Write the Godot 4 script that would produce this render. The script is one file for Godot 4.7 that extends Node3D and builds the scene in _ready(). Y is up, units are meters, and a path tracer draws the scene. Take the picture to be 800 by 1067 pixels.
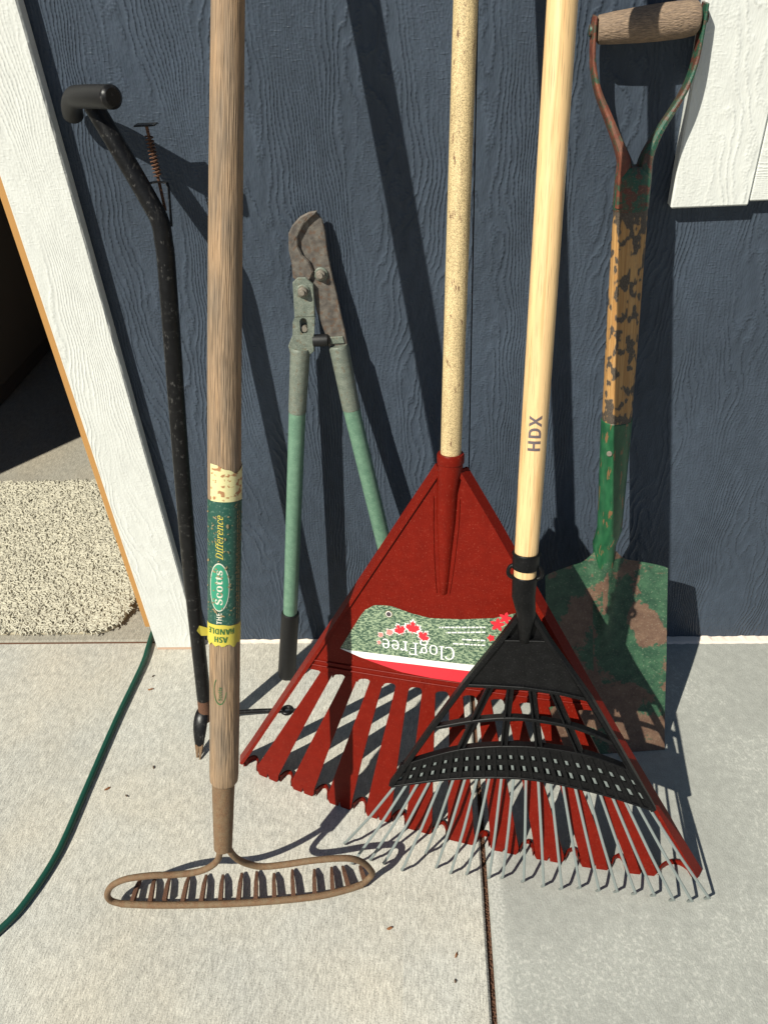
extends Node3D

# ---------------------------------------------------------------- helpers
class Shape:
	var v := PackedVector3Array()
	var n := PackedVector3Array()
	var uv := PackedVector2Array()
	var col := PackedColorArray()
	var ink := Color(1, 1, 1)
	var use_ink := false
	func tri(a: Vector3, b: Vector3, c: Vector3, na: Vector3, nb: Vector3, nc: Vector3, ta := Vector2.ZERO, tb := Vector2.ZERO, tc := Vector2.ZERO) -> void:
		if (b - a).cross(c - a).dot(na + nb + nc) > 0.0:
			v.append_array([a, c, b]); n.append_array([na, nc, nb]); uv.append_array([ta, tc, tb])
		else:
			v.append_array([a, b, c]); n.append_array([na, nb, nc]); uv.append_array([ta, tb, tc])
		if use_ink:
			col.append_array([ink, ink, ink])
	func face(a: Vector3, b: Vector3, c: Vector3, hint: Vector3, ta := Vector2.ZERO, tb := Vector2.ZERO, tc := Vector2.ZERO) -> void:
		var g := (b - a).cross(c - a)
		if g.length_squared() < 1e-20:
			return
		g = g.normalized()
		if g.dot(hint) < 0.0:
			g = -g
		tri(a, b, c, g, g, g, ta, tb, tc)
	func quad(a: Vector3, b: Vector3, c: Vector3, d: Vector3, hint: Vector3, ta := Vector2.ZERO, tb := Vector2.ZERO, tc := Vector2.ZERO, td := Vector2.ZERO) -> void:
		face(a, b, c, hint, ta, tb, tc)
		face(a, c, d, hint, ta, tc, td)

var BASE := {}          # thing -> base point; meshes are built in world metres and shifted to the base
var NAMES := {}
var rng := RandomNumberGenerator.new()

func thing(called: String, label: String, category: String, at: Vector3, group := "") -> Node3D:
	var o := Node3D.new()
	if NAMES.has(called):
		NAMES[called] += 1
		o.name = "%s_%03d" % [called, NAMES[called]]
	else:
		NAMES[called] = 0
		o.name = called
	add_child(o)
	o.position = at
	o.set_meta("label", label)
	o.set_meta("category", category)
	if group:
		o.set_meta("group", group)
	BASE[o] = at
	return o

func base_of(p: Node) -> Vector3:
	return BASE.get(p, Vector3.ZERO)

func part(called: String, s: Shape, m: Material, parent: Node = null) -> MeshInstance3D:
	if parent == null:
		parent = self
	var at := base_of(parent)
	var pts := s.v
	if at != Vector3.ZERO:
		pts = PackedVector3Array()
		pts.resize(s.v.size())
		for i in s.v.size():
			pts[i] = s.v[i] - at
	var arr := []
	arr.resize(Mesh.ARRAY_MAX)
	arr[Mesh.ARRAY_VERTEX] = pts
	arr[Mesh.ARRAY_NORMAL] = s.n
	arr[Mesh.ARRAY_TEX_UV] = s.uv
	if s.use_ink:
		arr[Mesh.ARRAY_COLOR] = s.col
	# tangents along u for normal maps
	var am := ArrayMesh.new()
	am.add_surface_from_arrays(Mesh.PRIMITIVE_TRIANGLES, arr)
	var o := MeshInstance3D.new()
	o.name = called
	o.mesh = am
	o.material_override = m
	o.cast_shadow = GeometryInstance3D.SHADOW_CASTING_SETTING_ON
	parent.add_child(o, true)
	BASE[o] = at
	return o

func structure(called: String, s: Shape, m: Material) -> MeshInstance3D:
	var o := part(called, s, m)
	o.set_meta("kind", "structure")
	return o

# a tube along pts with a radius at each point; uv: u round the tube 0..1, v metres along it
func tube(s: Shape, pts: Array, radii: Array, sides := 20, caps := true, flat := 1.0, up := Vector3.ZERO) -> void:
	var k := pts.size()
	var tang := []
	for i in k:
		var t: Vector3
		if i == 0:
			t = pts[1] - pts[0]
		elif i == k - 1:
			t = pts[k - 1] - pts[k - 2]
		else:
			t = (pts[i + 1] - pts[i]).normalized() + (pts[i] - pts[i - 1]).normalized()
		tang.append(t.normalized())
	var e: Vector3 = up
	if e == Vector3.ZERO:
		e = Vector3(0, 0, 1) if absf(tang[0].z) < 0.9 else Vector3(0, 1, 0)
	var prev_ring := []
	var prev_norm := []
	var along := 0.0
	for i in k:
		var t: Vector3 = tang[i]
		e = (e - t * e.dot(t)).normalized()
		var f := t.cross(e)
		var ring := []
		var norm := []
		var slope := 0.0
		if k > 1:
			var i0: int = maxi(i - 1, 0)
			var i1: int = mini(i + 1, k - 1)
			var ln: float = (pts[i1] - pts[i0]).length()
			if ln > 1e-6:
				slope = clampf((radii[i0] - radii[i1]) / ln, -1.5, 1.5)
		for j in sides + 1:
			var a := TAU * j / sides
			var d := e * cos(a) + f * sin(a) * flat
			var dn := (e * cos(a) * flat + f * sin(a)).normalized()
			ring.append(pts[i] + d * radii[i])
			norm.append((dn + t * slope).normalized())
		if i > 0:
			var before := along
			along += (pts[i] - pts[i - 1]).length()
			for j in sides:
				var u0 := float(j) / sides
				var u1 := float(j + 1) / sides
				s.tri(prev_ring[j], ring[j], ring[j + 1], prev_norm[j], norm[j], norm[j + 1], Vector2(u0, before), Vector2(u0, along), Vector2(u1, along))
				s.tri(prev_ring[j], ring[j + 1], prev_ring[j + 1], prev_norm[j], norm[j + 1], prev_norm[j + 1], Vector2(u0, before), Vector2(u1, along), Vector2(u1, before))
		if caps and (i == 0 or i == k - 1):
			var nn := -t if i == 0 else t
			for j in sides:
				s.tri(pts[i], ring[j], ring[j + 1], nn, nn, nn, Vector2(0.5, along), Vector2(float(j) / sides, along), Vector2(float(j + 1) / sides, along))
		prev_ring = ring
		prev_norm = norm

# box with chamfered edges, corners lo..hi in frame f; uv in metres of the frame
func box(s: Shape, lo: Vector3, hi: Vector3, ch := 0.0, f := Transform3D()) -> void:
	var c := (lo + hi) * 0.5
	var h := (hi - lo) * 0.5
	ch = minf(ch, minf(h.x, minf(h.y, h.z)) * 0.9)
	for ax in 3:
		var b1 := (ax + 1) % 3
		var b2 := (ax + 2) % 3
		for sg: float in [-1.0, 1.0]:
			var nrm := Vector3.ZERO
			nrm[ax] = sg
			var q := []
			for w: Array in [[-1, -1], [1, -1], [1, 1], [-1, 1]]:
				var p := Vector3.ZERO
				p[ax] = sg * h[ax]
				p[b1] = w[0] * (h[b1] - ch)
				p[b2] = w[1] * (h[b2] - ch)
				q.append(p + c)
			var tu := []
			for p: Vector3 in q:
				tu.append(box_uv(p, ax))
			s.quad(f * q[0], f * q[1], f * q[2], f * q[3], f.basis * nrm, tu[0], tu[1], tu[2], tu[3])
	if ch > 0.0:
		for ax in 3:
			var b1 := (ax + 1) % 3
			var b2 := (ax + 2) % 3
			for s1: float in [-1.0, 1.0]:
				for s2: float in [-1.0, 1.0]:
					var nrm := Vector3.ZERO
					nrm[b1] = s1
					nrm[b2] = s2
					var q := []
					for w: Array in [[-1, 0], [1, 0], [1, 1], [-1, 1]]:
						var p := Vector3.ZERO
						p[ax] = w[0] * (h[ax] - ch)
						p[b1] = s1 * (h[b1] - (ch if w[1] == 0 else 0.0))
						p[b2] = s2 * (h[b2] - (0.0 if w[1] == 0 else ch))
						q.append(p + c)
					s.quad(f * q[0], f * q[1], f * q[2], f * q[3], f.basis * nrm, box_uv(q[0], b1), box_uv(q[1], b1), box_uv(q[2], b1), box_uv(q[3], b1))
		for sx: float in [-1.0, 1.0]:
			for sy: float in [-1.0, 1.0]:
				for sz: float in [-1.0, 1.0]:
					var k := Vector3(sx, sy, sz)
					var a := c + Vector3(sx * h.x, sy * (h.y - ch), sz * (h.z - ch))
					var b := c + Vector3(sx * (h.x - ch), sy * h.y, sz * (h.z - ch))
					var d := c + Vector3(sx * (h.x - ch), sy * (h.y - ch), sz * h.z)
					s.face(f * a, f * b, f * d, f.basis * k, box_uv(a, 2), box_uv(b, 2), box_uv(d, 2))

func box_uv(p: Vector3, ax: int) -> Vector2:
	if ax == 0:
		return Vector2(p.z, -p.y)
	if ax == 1:
		return Vector2(p.x, p.z)
	return Vector2(p.x, -p.y)

func signed_area(poly: PackedVector2Array) -> float:
	var a := 0.0
	for i in poly.size():
		var p := poly[i]
		var q := poly[(i + 1) % poly.size()]
		a += p.x * q.y - q.x * p.y
	return a * 0.5

func inset(poly: PackedVector2Array, d: float) -> PackedVector2Array:
	var sg := 1.0 if signed_area(poly) > 0 else -1.0
	var out := PackedVector2Array()
	var k := poly.size()
	for i in k:
		var p := poly[i]
		var d0 := (p - poly[(i + k - 1) % k]).normalized()
		var d1 := (poly[(i + 1) % k] - p).normalized()
		var n0 := Vector2(-d0.y, d0.x) * sg
		var n1 := Vector2(-d1.y, d1.x) * sg
		var b := n0 + n1
		var l := b.length_squared()
		if l < 0.2:
			out.append(p + n0 * d)
		else:
			out.append(p + b * (2.0 * d / l))
	return out

# extrude a 2D polygon from n0 (back) to n1 (front), with a bevel on the front rim; map turns (u, v, n) into world
func prism(s: Shape, pl: Array, n0: float, n1: float, bevel: float, map: Callable) -> void:
	var poly := PackedVector2Array()
	for p in pl:
		poly.append(p if p is Vector2 else Vector2(p[0], p[1]))
	var k := poly.size()
	var top := inset(poly, bevel) if bevel > 0 else poly
	var idx := Geometry2D.triangulate_polygon(poly)
	var sg := 1.0 if signed_area(poly) > 0 else -1.0
	var o: Vector3 = map.call(Vector3.ZERO)
	var front: Vector3 = map.call(Vector3(0, 0, 1)) - o
	var ux: Vector3 = map.call(Vector3(1, 0, 0)) - o
	var vx: Vector3 = map.call(Vector3(0, 1, 0)) - o
	for i in range(0, idx.size(), 3):
		var a := top[idx[i]]
		var b := top[idx[i + 1]]
		var c := top[idx[i + 2]]
		s.face(map.call(Vector3(a.x, a.y, n1)), map.call(Vector3(b.x, b.y, n1)), map.call(Vector3(c.x, c.y, n1)), front, a, b, c)
		a = poly[idx[i]]
		b = poly[idx[i + 1]]
		c = poly[idx[i + 2]]
		s.face(map.call(Vector3(a.x, a.y, n0)), map.call(Vector3(b.x, b.y, n0)), map.call(Vector3(c.x, c.y, n0)), -front, a, b, c)
	for i in k:
		var a := poly[i]
		var b := poly[(i + 1) % k]
		var d := (b - a).normalized()
		var nn := Vector2(d.y, -d.x) * sg
		var hint := ux * nn.x + vx * nn.y
		var nb := n1 - bevel
		s.quad(map.call(Vector3(a.x, a.y, n0)), map.call(Vector3(b.x, b.y, n0)), map.call(Vector3(b.x, b.y, nb)), map.call(Vector3(a.x, a.y, nb)), hint, a, b, b, a)
		if bevel > 0:
			var ta := top[i]
			var tb := top[(i + 1) % k]
			s.quad(map.call(Vector3(a.x, a.y, nb)), map.call(Vector3(b.x, b.y, nb)), map.call(Vector3(tb.x, tb.y, n1)), map.call(Vector3(ta.x, ta.y, n1)), hint + front, a, b, tb, ta)

# a bar of width w along 2D points, from n0 to n1
func ribbon(s: Shape, pl: Array, w: float, n0: float, n1: float, map: Callable, bevel := 0.0008) -> void:
	var k := pl.size()
	var L := []
	var Rr := []
	for i in k:
		var p: Vector2 = pl[i]
		var d: Vector2 = (pl[mini(i + 1, k - 1)] - pl[maxi(i - 1, 0)]).normalized()
		var nn := Vector2(-d.y, d.x) * (w * 0.5)
		L.append(p + nn)
		Rr.append(p - nn)
	Rr.reverse()
	prism(s, L + Rr, n0, n1, bevel, map)

func smooth_line(p: Array, steps := 6) -> Array:
	var out := []
	var k := p.size()
	for i in k - 1:
		var a = p[maxi(i - 1, 0)]
		var b = p[i]
		var c = p[i + 1]
		var d = p[mini(i + 2, k - 1)]
		for j in steps:
			var t := float(j) / steps
			out.append(0.5 * ((2.0 * b) + (c - a) * t + (2.0 * a - 5.0 * b + 4.0 * c - d) * t * t + (3.0 * b - a - 3.0 * c + d) * t * t * t))
	out.append(p[k - 1])
	return out

func v2(a: Array) -> Array:
	var o := []
	for p in a:
		o.append(Vector2(p[0], p[1]))
	return o

func v3(a: Array) -> Array:
	var o := []
	for p in a:
		o.append(Vector3(p[0], p[1], p[2]))
	return o

func same(x: float, k: int) -> Array:
	var o := []
	o.resize(k)
	o.fill(x)
	return o

# piecewise linear height of a 2D polyline at x
func at_x(p: Array, x: float) -> float:
	for i in p.size() - 1:
		if x <= p[i + 1].x or i == p.size() - 2:
			return lerpf(p[i].y, p[i + 1].y, (x - p[i].x) / (p[i + 1].x - p[i].x))
	return p[0].y

# lettering: flat print, a thin TextMesh whose points are carried onto the surface by map(x, y, lift)
func lettering(called: String, words: String, height: float, serif: bool, bold: bool, map: Callable, m: Material, parent: Node, slant := 0.0, stretch := 1.0, centred := false) -> MeshInstance3D:
	var f := SystemFont.new()
	f.font_names = PackedStringArray(["Droid Serif" if serif else "Droid Sans"])
	f.font_weight = 700 if bold else 400
	var t := TextMesh.new()
	t.font = f
	t.text = words
	t.font_size = 64
	t.pixel_size = height / 46.0      # cap height of 64-point type is about 46 px
	t.depth = 0.0002
	t.curve_step = 2.0
	t.horizontal_alignment = HORIZONTAL_ALIGNMENT_LEFT
	t.vertical_alignment = VERTICAL_ALIGNMENT_BOTTOM
	var s := Shape.new()
	var lo := Vector3(1e9, 1e9, 0)
	var hi := Vector3(-1e9, -1e9, 0)
	for si in t.get_surface_count():
		for p: Vector3 in t.surface_get_arrays(si)[Mesh.ARRAY_VERTEX]:
			lo = lo.min(p)
			hi = hi.max(p)
	for si in t.get_surface_count():
		var arr := t.surface_get_arrays(si)
		var vv: PackedVector3Array = arr[Mesh.ARRAY_VERTEX]
		var ix: PackedInt32Array = arr[Mesh.ARRAY_INDEX]
		var order := ix if ix.size() > 0 else PackedInt32Array(range(vv.size()))
		for i in range(0, order.size(), 3):
			var q := []
			var front := true
			for j in 3:
				var p := vv[order[i + j]]
				if p.z < 0.0:
					front = false
				var x := (p.x - lo.x) * stretch - (0.5 * (hi.x - lo.x) * stretch if centred else 0.0)
				var y := p.y - lo.y
				q.append([x + y * slant, y])
			if front:
				var a: Vector3 = map.call(Vector3(q[0][0], q[0][1], 0.0))
				var b: Vector3 = map.call(Vector3(q[1][0], q[1][1], 0.0))
				var c: Vector3 = map.call(Vector3(q[2][0], q[2][1], 0.0))
				var up: Vector3 = map.call(Vector3(q[0][0], q[0][1], 0.01)) - a
				carry(s, q, map, a, b, c, up, maxf(0.0012, height * 0.16), 0)
	return part(called, s, m, parent)

# lay one triangle of lettering on a curved surface, split until it is small
func carry(s: Shape, q: Array, map: Callable, a: Vector3, b: Vector3, c: Vector3, up: Vector3, most: float, depth: int) -> void:
	var l := [a.distance_to(b), b.distance_to(c), c.distance_to(a)]
	var k := l.find(l.max())
	if l[k] <= most or depth > 9:
		s.face(a, b, c, up)
		return
	var P := [a, b, c]
	var i := k
	var j := (k + 1) % 3
	var o := (k + 2) % 3
	var mq := [(q[i][0] + q[j][0]) * 0.5, (q[i][1] + q[j][1]) * 0.5]
	var mid: Vector3 = map.call(Vector3(mq[0], mq[1], 0.0))
	carry(s, [q[i], mq, q[o]], map, P[i], mid, P[o], up, most, depth + 1)
	carry(s, [mq, q[j], q[o]], map, mid, P[j], P[o], up, most, depth + 1)

# ---------------------------------------------------------------- textures and materials
func c8(r: float, g: float, b: float) -> Color:
	return Color(r / 255.0, g / 255.0, b / 255.0)

func noise(sd: int, freq: float, octaves := 1, kind := FastNoiseLite.TYPE_SIMPLEX_SMOOTH) -> FastNoiseLite:
	var z := FastNoiseLite.new()
	z.seed = sd
	z.noise_type = kind
	z.frequency = freq
	z.fractal_type = FastNoiseLite.FRACTAL_FBM if octaves > 1 else FastNoiseLite.FRACTAL_NONE
	z.fractal_octaves = octaves
	return z

func picture(w: int, h: int, fn: Callable) -> ImageTexture:
	var b := PackedByteArray()
	b.resize(w * h * 3)
	var i := 0
	for y in h:
		for x in w:
			var c: Color = fn.call(x, y)
			b[i] = clampi(int(c.r * 255.0), 0, 255)
			b[i + 1] = clampi(int(c.g * 255.0), 0, 255)
			b[i + 2] = clampi(int(c.b * 255.0), 0, 255)
			i += 3
	var im := Image.create_from_data(w, h, false, Image.FORMAT_RGB8, b)
	im.generate_mipmaps()
	return ImageTexture.create_from_image(im)

func relief(w: int, h: int, strength: float, fn: Callable) -> ImageTexture:
	var fa := PackedFloat32Array()
	fa.resize(w * h)
	var i := 0
	for y in h:
		for x in w:
			fa[i] = fn.call(x, y)
			i += 1
	var im := Image.create_from_data(w, h, false, Image.FORMAT_RF, fa.to_byte_array())
	im.bump_map_to_normal_map(strength)
	im.convert(Image.FORMAT_RGB8)
	im.generate_mipmaps()
	return ImageTexture.create_from_image(im)

func mat(c: Color, rough := 0.6, metal := 0.0, tex: Texture2D = null, nrm: Texture2D = null, scale := Vector3.ONE, depth := 1.0, tri := false) -> StandardMaterial3D:
	var m := StandardMaterial3D.new()
	m.albedo_color = c
	m.roughness = rough
	m.metallic = metal
	if tex:
		m.albedo_texture = tex
	if nrm:
		m.normal_enabled = true
		m.normal_texture = nrm
		m.normal_scale = depth
	m.uv1_scale = scale
	m.uv1_triplanar = tri
	m.cull_mode = BaseMaterial3D.CULL_DISABLED
	return m

const SUN := Vector3(0.87, -1.29, -1.0)      # the way the sunlight travels
var T := {}
var M := {}

func make_materials() -> void:
	# --- embossed lap-board grain: tall wandering ridges, loops here and there; 1.2 m square
	var n1 := noise(11, 1.0)
	var n2 := noise(12, 1.0)
	var n3 := noise(13, 1.0)
	var n4 := noise(14, 1.0)
	T.grain = relief(1536, 1536, 3.2, func(px: int, py: int) -> float:
		var x := px * 1.2 / 1536.0
		var y := py * 1.2 / 1536.0
		var w := n1.get_noise_2d(x * 6.0, y * 1.2)
		var w2 := n2.get_noise_2d(x * 24.0, y * 8.0)
		var jag := n2.get_noise_2d(x * 75.0 + 7.0, y * 46.0)
		var ring := x * 880.0 + w * 44.0 + w2 * 6.5 + jag * 1.1
		var amp := smoothstep(-0.45, 0.30, n3.get_noise_2d(x * 11.0 + 40.0, y * 2.6))
		var ridge := pow(0.5 + 0.5 * sin(ring), 2.2)
		var fine := n4.get_noise_2d(x * 330.0, y * 90.0)
		var bead := n4.get_noise_2d(x * 190.0 + 60.0, y * 210.0)
		var nick := n4.get_noise_2d(x * 55.0 + 9.0, y * 330.0)
		return ridge * (0.25 + 0.75 * amp) * (1.0 + 0.35 * bead) + fine * 0.16 + bead * 0.11 * (1.2 - amp) + maxf(0.0, nick - 0.50) * 0.9 * (1.0 - amp))
	var p1 := noise(21, 0.006, 3)
	var p2 := noise(22, 0.15, 2)
	T.siding = picture(512, 512, func(x: int, y: int) -> Color:
		var k := 1.0 + 0.10 * p1.get_noise_2d(x, y) + 0.07 * p2.get_noise_2d(x, y * 0.3)
		return Color(0.254, 0.287, 0.330) * k)
	M.siding = mat(Color(1, 1, 1), 0.36, 0.0, T.siding, T.grain, Vector3(1 / 1.2, 1 / 1.2, 1), 0.44)
	M.siding.metallic_specular = 0.25
	T.white = picture(512, 512, func(x: int, y: int) -> Color:
		var k := 1.0 + 0.025 * p1.get_noise_2d(x + 900, y) + 0.03 * p2.get_noise_2d(x, y * 0.3)
		return Color(0.826, 0.830, 0.806) * k)
	M.trim = mat(Color(1, 1, 1), 0.5, 0.0, T.white, T.grain, Vector3(1 / 1.2, 1 / 1.2, 1), 0.22)
	M.trim_cross = mat(Color(1, 1, 1), 0.5, 0.0, T.white, T.grain, Vector3(1 / 1.2, 1 / 1.2, 1), 0.22)
	# --- concrete
	var q1 := noise(31, 0.004, 4)
	var q2 := noise(32, 0.9)
	var q3 := noise(33, 0.35, 2)
	var q4 := noise(34, 0.06, 3)
	T.concrete_n = relief(1024, 1024, 1.6, func(x: int, y: int) -> float:
		return 0.5 * q2.get_noise_2d(x, y * 0.16) + 0.55 * q3.get_noise_2d(x * 1.6, y * 1.6) + 0.5 * q4.get_noise_2d(x, y))
	T.concrete_warm = picture(1024, 1024, func(x: int, y: int) -> Color:
		var big := q1.get_noise_2d(x, y)
		var mid := q4.get_noise_2d(x + 300, y * 0.8)
		var grit := q3.get_noise_2d(x * 1.7, y * 1.7)
		var broom := q2.get_noise_2d(x * 0.55 + 0.06 * y, y * 0.05)
		var k := 1.0 + 0.05 * big + 0.06 * mid + 0.09 * grit + 0.12 * broom
		k -= 0.22 * smoothstep(0.50, 0.72, q2.get_noise_2d(x * 0.55 + 31, y * 0.55 + 7))
		k += rng.randf_range(-0.05, 0.05)
		var warm := clampf(0.5 + 0.9 * q1.get_noise_2d(x + 2000, y + 100), 0.0, 1.0)
		return Color(0.680, 0.674, 0.640).lerp(Color(0.702, 0.682, 0.630), warm) * k)
	T.concrete_grey = picture(1024, 1024, func(x: int, y: int) -> Color:
		var big := q1.get_noise_2d(x + 5000, y)
		var mid := q4.get_noise_2d(x * 0.8 + 800, y * 0.8)
		var grit := q3.get_noise_2d(x * 1.7 + 77, y * 1.7)
		var fleck := smoothstep(0.12, 0.45, q3.get_noise_2d(x * 0.42 + 500, y * 0.42)) * smoothstep(-0.15, 0.45, big + 0.5 * mid)
		var edge := (1.0 - smoothstep(13.0, 26.0, x + 9.0 * mid)) * (0.55 + 0.9 * q3.get_noise_2d(x * 0.6, y * 0.6))
		var k := 1.0 + 0.05 * big + 0.05 * mid + 0.08 * grit + rng.randf_range(-0.04, 0.04)
		return (Color(0.592, 0.594, 0.566) * k).lerp(Color(0.73, 0.725, 0.69), clampf(fleck * 0.6 + edge, 0.0, 0.9)))
	M.concrete_warm = mat(Color(1, 1, 1), 0.9, 0.0, T.concrete_warm, T.concrete_n, Vector3.ONE, 0.28)
	M.concrete_grey = mat(Color(1, 1, 1), 0.88, 0.0, T.concrete_grey, T.concrete_n, Vector3.ONE, 0.2)
	M.concrete_floor = mat(Color(0.86, 0.84, 0.81), 0.85, 0.0, T.concrete_warm, T.concrete_n, Vector3.ONE, 0.4)
	# --- generic mottles for metal, plastic, dirt
	var r1 := noise(41, 0.018, 4)
	var r2 := noise(42, 0.09, 3)
	var r3 := noise(43, 0.5, 2)
	T.grit_n = relief(512, 512, 1.4, func(x: int, y: int) -> float:
		return 0.7 * r2.get_noise_2d(x, y) + 0.5 * r3.get_noise_2d(x, y))
	T.rust = picture(512, 512, func(x: int, y: int) -> Color:
		var a := clampf(0.5 + 0.9 * r2.get_noise_2d(x, y), 0.0, 1.0)
		var b := clampf(0.5 + 0.8 * r1.get_noise_2d(x, y), 0.0, 1.0)
		return (c8(88, 64, 46).lerp(c8(132, 96, 64), a)).lerp(c8(124, 110, 86), b * 0.75) * (1.0 + 0.2 * r3.get_noise_2d(x, y)))
	T.rust_dark = picture(512, 512, func(x: int, y: int) -> Color:
		var a := clampf(0.5 + 0.9 * r2.get_noise_2d(x + 90, y), 0.0, 1.0)
		return c8(66, 44, 34).lerp(c8(122, 84, 58), a) * (1.0 + 0.25 * r3.get_noise_2d(x, y)))
	T.blade = picture(512, 512, func(x: int, y: int) -> Color:
		var a := clampf(0.5 + 0.9 * r1.get_noise_2d(x * 0.8, y * 0.8), 0.0, 1.0)
		var b := smoothstep(0.05, 0.5, r1.get_noise_2d(x * 1.1 + 200, y * 1.1))
		return c8(80, 74, 69).lerp(c8(118, 112, 103), a).lerp(c8(100, 72, 54), b * 0.6) * (1.0 + 0.2 * r3.get_noise_2d(x, y)))
	T.tool_grey = picture(512, 512, func(x: int, y: int) -> Color:
		var a := clampf(0.5 + 0.9 * r1.get_noise_2d(x, y + 300), 0.0, 1.0)
		var chip := smoothstep(0.28, 0.42, r2.get_noise_2d(x, y + 70))
		var rust := smoothstep(0.30, 0.48, r1.get_noise_2d(x * 1.3 + 700, y * 1.3))
		return c8(96, 104, 94).lerp(c8(122, 128, 116), a).lerp(c8(158, 162, 150), chip * 0.6).lerp(c8(104, 84, 62), rust * 0.5) * (1.0 + 0.08 * r3.get_noise_2d(x, y)))
	T.tool_green = picture(512, 512, func(x: int, y: int) -> Color:
		var a := clampf(0.5 + 0.9 * r1.get_noise_2d(x + 60, y), 0.0, 1.0)
		var fleck := smoothstep(0.36, 0.5, r2.get_noise_2d(x + 31, y))
		return c8(84, 116, 97).lerp(c8(104, 136, 114), a).lerp(c8(150, 172, 146), fleck * 0.6) * (1.0 + 0.05 * r3.get_noise_2d(x, y)))
	T.black_worn = picture(512, 512, func(x: int, y: int) -> Color:
		var a := clampf(0.5 + 0.9 * r1.get_noise_2d(x + 160, y), 0.0, 1.0)
		var fleck := smoothstep(0.34, 0.56, r2.get_noise_2d(x * 1.4 + 131, y * 1.4))
		return c8(9, 9, 10).lerp(c8(19, 19, 20), a).lerp(c8(110, 108, 104), fleck * 0.28))
	T.black_scuffed = picture(512, 512, func(x: int, y: int) -> Color:
		var a := clampf(0.5 + 0.9 * r1.get_noise_2d(x + 160, y), 0.0, 1.0)
		var fleck := smoothstep(0.30, 0.42, r2.get_noise_2d(x * 0.9 + 31, y * 0.45)) * smoothstep(-0.1, 0.25, r1.get_noise_2d(x + 900, y))
		return c8(12, 12, 13).lerp(c8(24, 24, 25), a).lerp(c8(126, 124, 118), fleck * 0.5))
	T.red = picture(512, 512, func(x: int, y: int) -> Color:
		var a := clampf(0.5 + 0.8 * r1.get_noise_2d(x + 33, y), 0.0, 1.0)
		var fleck := smoothstep(0.45, 0.56, r2.get_noise_2d(x * 1.2 + 431, y * 1.2))
		return c8(98, 18, 8).lerp(c8(111, 23, 11), a).lerp(c8(180, 120, 100), fleck * 0.4) * (1.0 + 0.04 * r3.get_noise_2d(x, y)))
	T.shovel = picture(512, 512, func(x: int, y: int) -> Color:
		var a := clampf(0.5 + 0.7 * r1.get_noise_2d(x * 1.6 + 40, y * 1.6) + 0.25 * r2.get_noise_2d(x, y), 0.0, 1.0)
		var rust := smoothstep(0.0, 0.12, r1.get_noise_2d(x * 0.40 + 912, y * 0.34) + 0.16 * r2.get_noise_2d(x, y) + (y - 235) * 0.0012 + 0.5 * maxf(0.0, 1.0 - pow((x - 128) / 48.0, 2.0) - pow((y - 175) / 80.0, 2.0)) + 0.45 * maxf(0.0, 1.0 - pow((x - 28) / 8.0, 2.0) - pow((y - 80) / 85.0, 2.0)))
		var chip := smoothstep(0.40, 0.5, r2.get_noise_2d(x * 1.6 + 50, y * 1.6))
		return c8(30, 62, 44).lerp(c8(58, 92, 66), a).lerp(c8(96, 64, 52).lerp(c8(120, 86, 70), a), rust * 0.85).lerp(c8(150, 142, 122), chip * 0.45) * (1.0 + 0.08 * r3.get_noise_2d(x, y)))
	T.shovel_socket = picture(512, 512, func(x: int, y: int) -> Color:
		var a := clampf(0.5 + 0.9 * r1.get_noise_2d(x, y), 0.0, 1.0)
		var rust := smoothstep(0.34, 0.46, r1.get_noise_2d(x * 1.5 + 310, y * 0.8) + 0.2 * r2.get_noise_2d(x, y))
		return c8(24, 74, 47).lerp(c8(42, 96, 62), a).lerp(c8(134, 88, 60), rust * 0.85) * (1.0 + 0.10 * r3.get_noise_2d(x, y)))
	T.yoke_rusty = picture(512, 512, func(x: int, y: int) -> Color:
		var a := clampf(0.5 + 0.9 * r1.get_noise_2d(x, y + 40), 0.0, 1.0)
		var green := smoothstep(0.20, 0.30, r1.get_noise_2d(x * 0.9 + 310, y * 0.9))
		return c8(88, 44, 34).lerp(c8(128, 76, 54), a).lerp(c8(38, 82, 62), green * 0.8) * (1.0 + 0.14 * r3.get_noise_2d(x, y)))
	T.yoke = picture(512, 512, func(x: int, y: int) -> Color:
		var rust := smoothstep(0.02, 0.14, r1.get_noise_2d(x * 0.9 + 1310, y * 0.9) + 0.2 * r2.get_noise_2d(x, y))
		return c8(34, 78, 60).lerp(c8(92, 48, 38), rust).lerp(c8(150, 108, 84), 0.6 * smoothstep(0.35, 0.45, r2.get_noise_2d(x + 9, y + 5))) * (1.0 + 0.12 * r3.get_noise_2d(x, y)))
	M.rust = mat(Color(1, 1, 1), 0.8, 0.15, T.rust, T.grit_n, Vector3(9, 9, 9), 1.3, true)
	M.rust_dark = mat(Color(1, 1, 1), 0.85, 0.1, T.rust_dark, T.grit_n, Vector3(11, 11, 11), 0.8, true)
	M.blade = mat(Color(1, 1, 1), 0.6, 0.3, T.blade, T.grit_n, Vector3(9, 9, 9), 0.4, true)
	M.tool_grey = mat(Color(1, 1, 1), 0.52, 0.15, T.tool_grey, T.grit_n, Vector3(9, 9, 9), 0.25, true)
	M.tool_green = mat(Color(1, 1, 1), 0.4, 0.0, T.tool_green, T.grit_n, Vector3(7, 7, 7), 0.1, true)
	M.steel_bolt = mat(c8(138, 130, 118), 0.5, 0.4, null, T.grit_n, Vector3(20, 20, 20), 0.4, true)
	M.black_metal = mat(Color(1, 1, 1), 0.36, 0.0, T.black_scuffed, T.grit_n, Vector3(4.5, 4.5, 4.5), 0.2, true)
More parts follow.
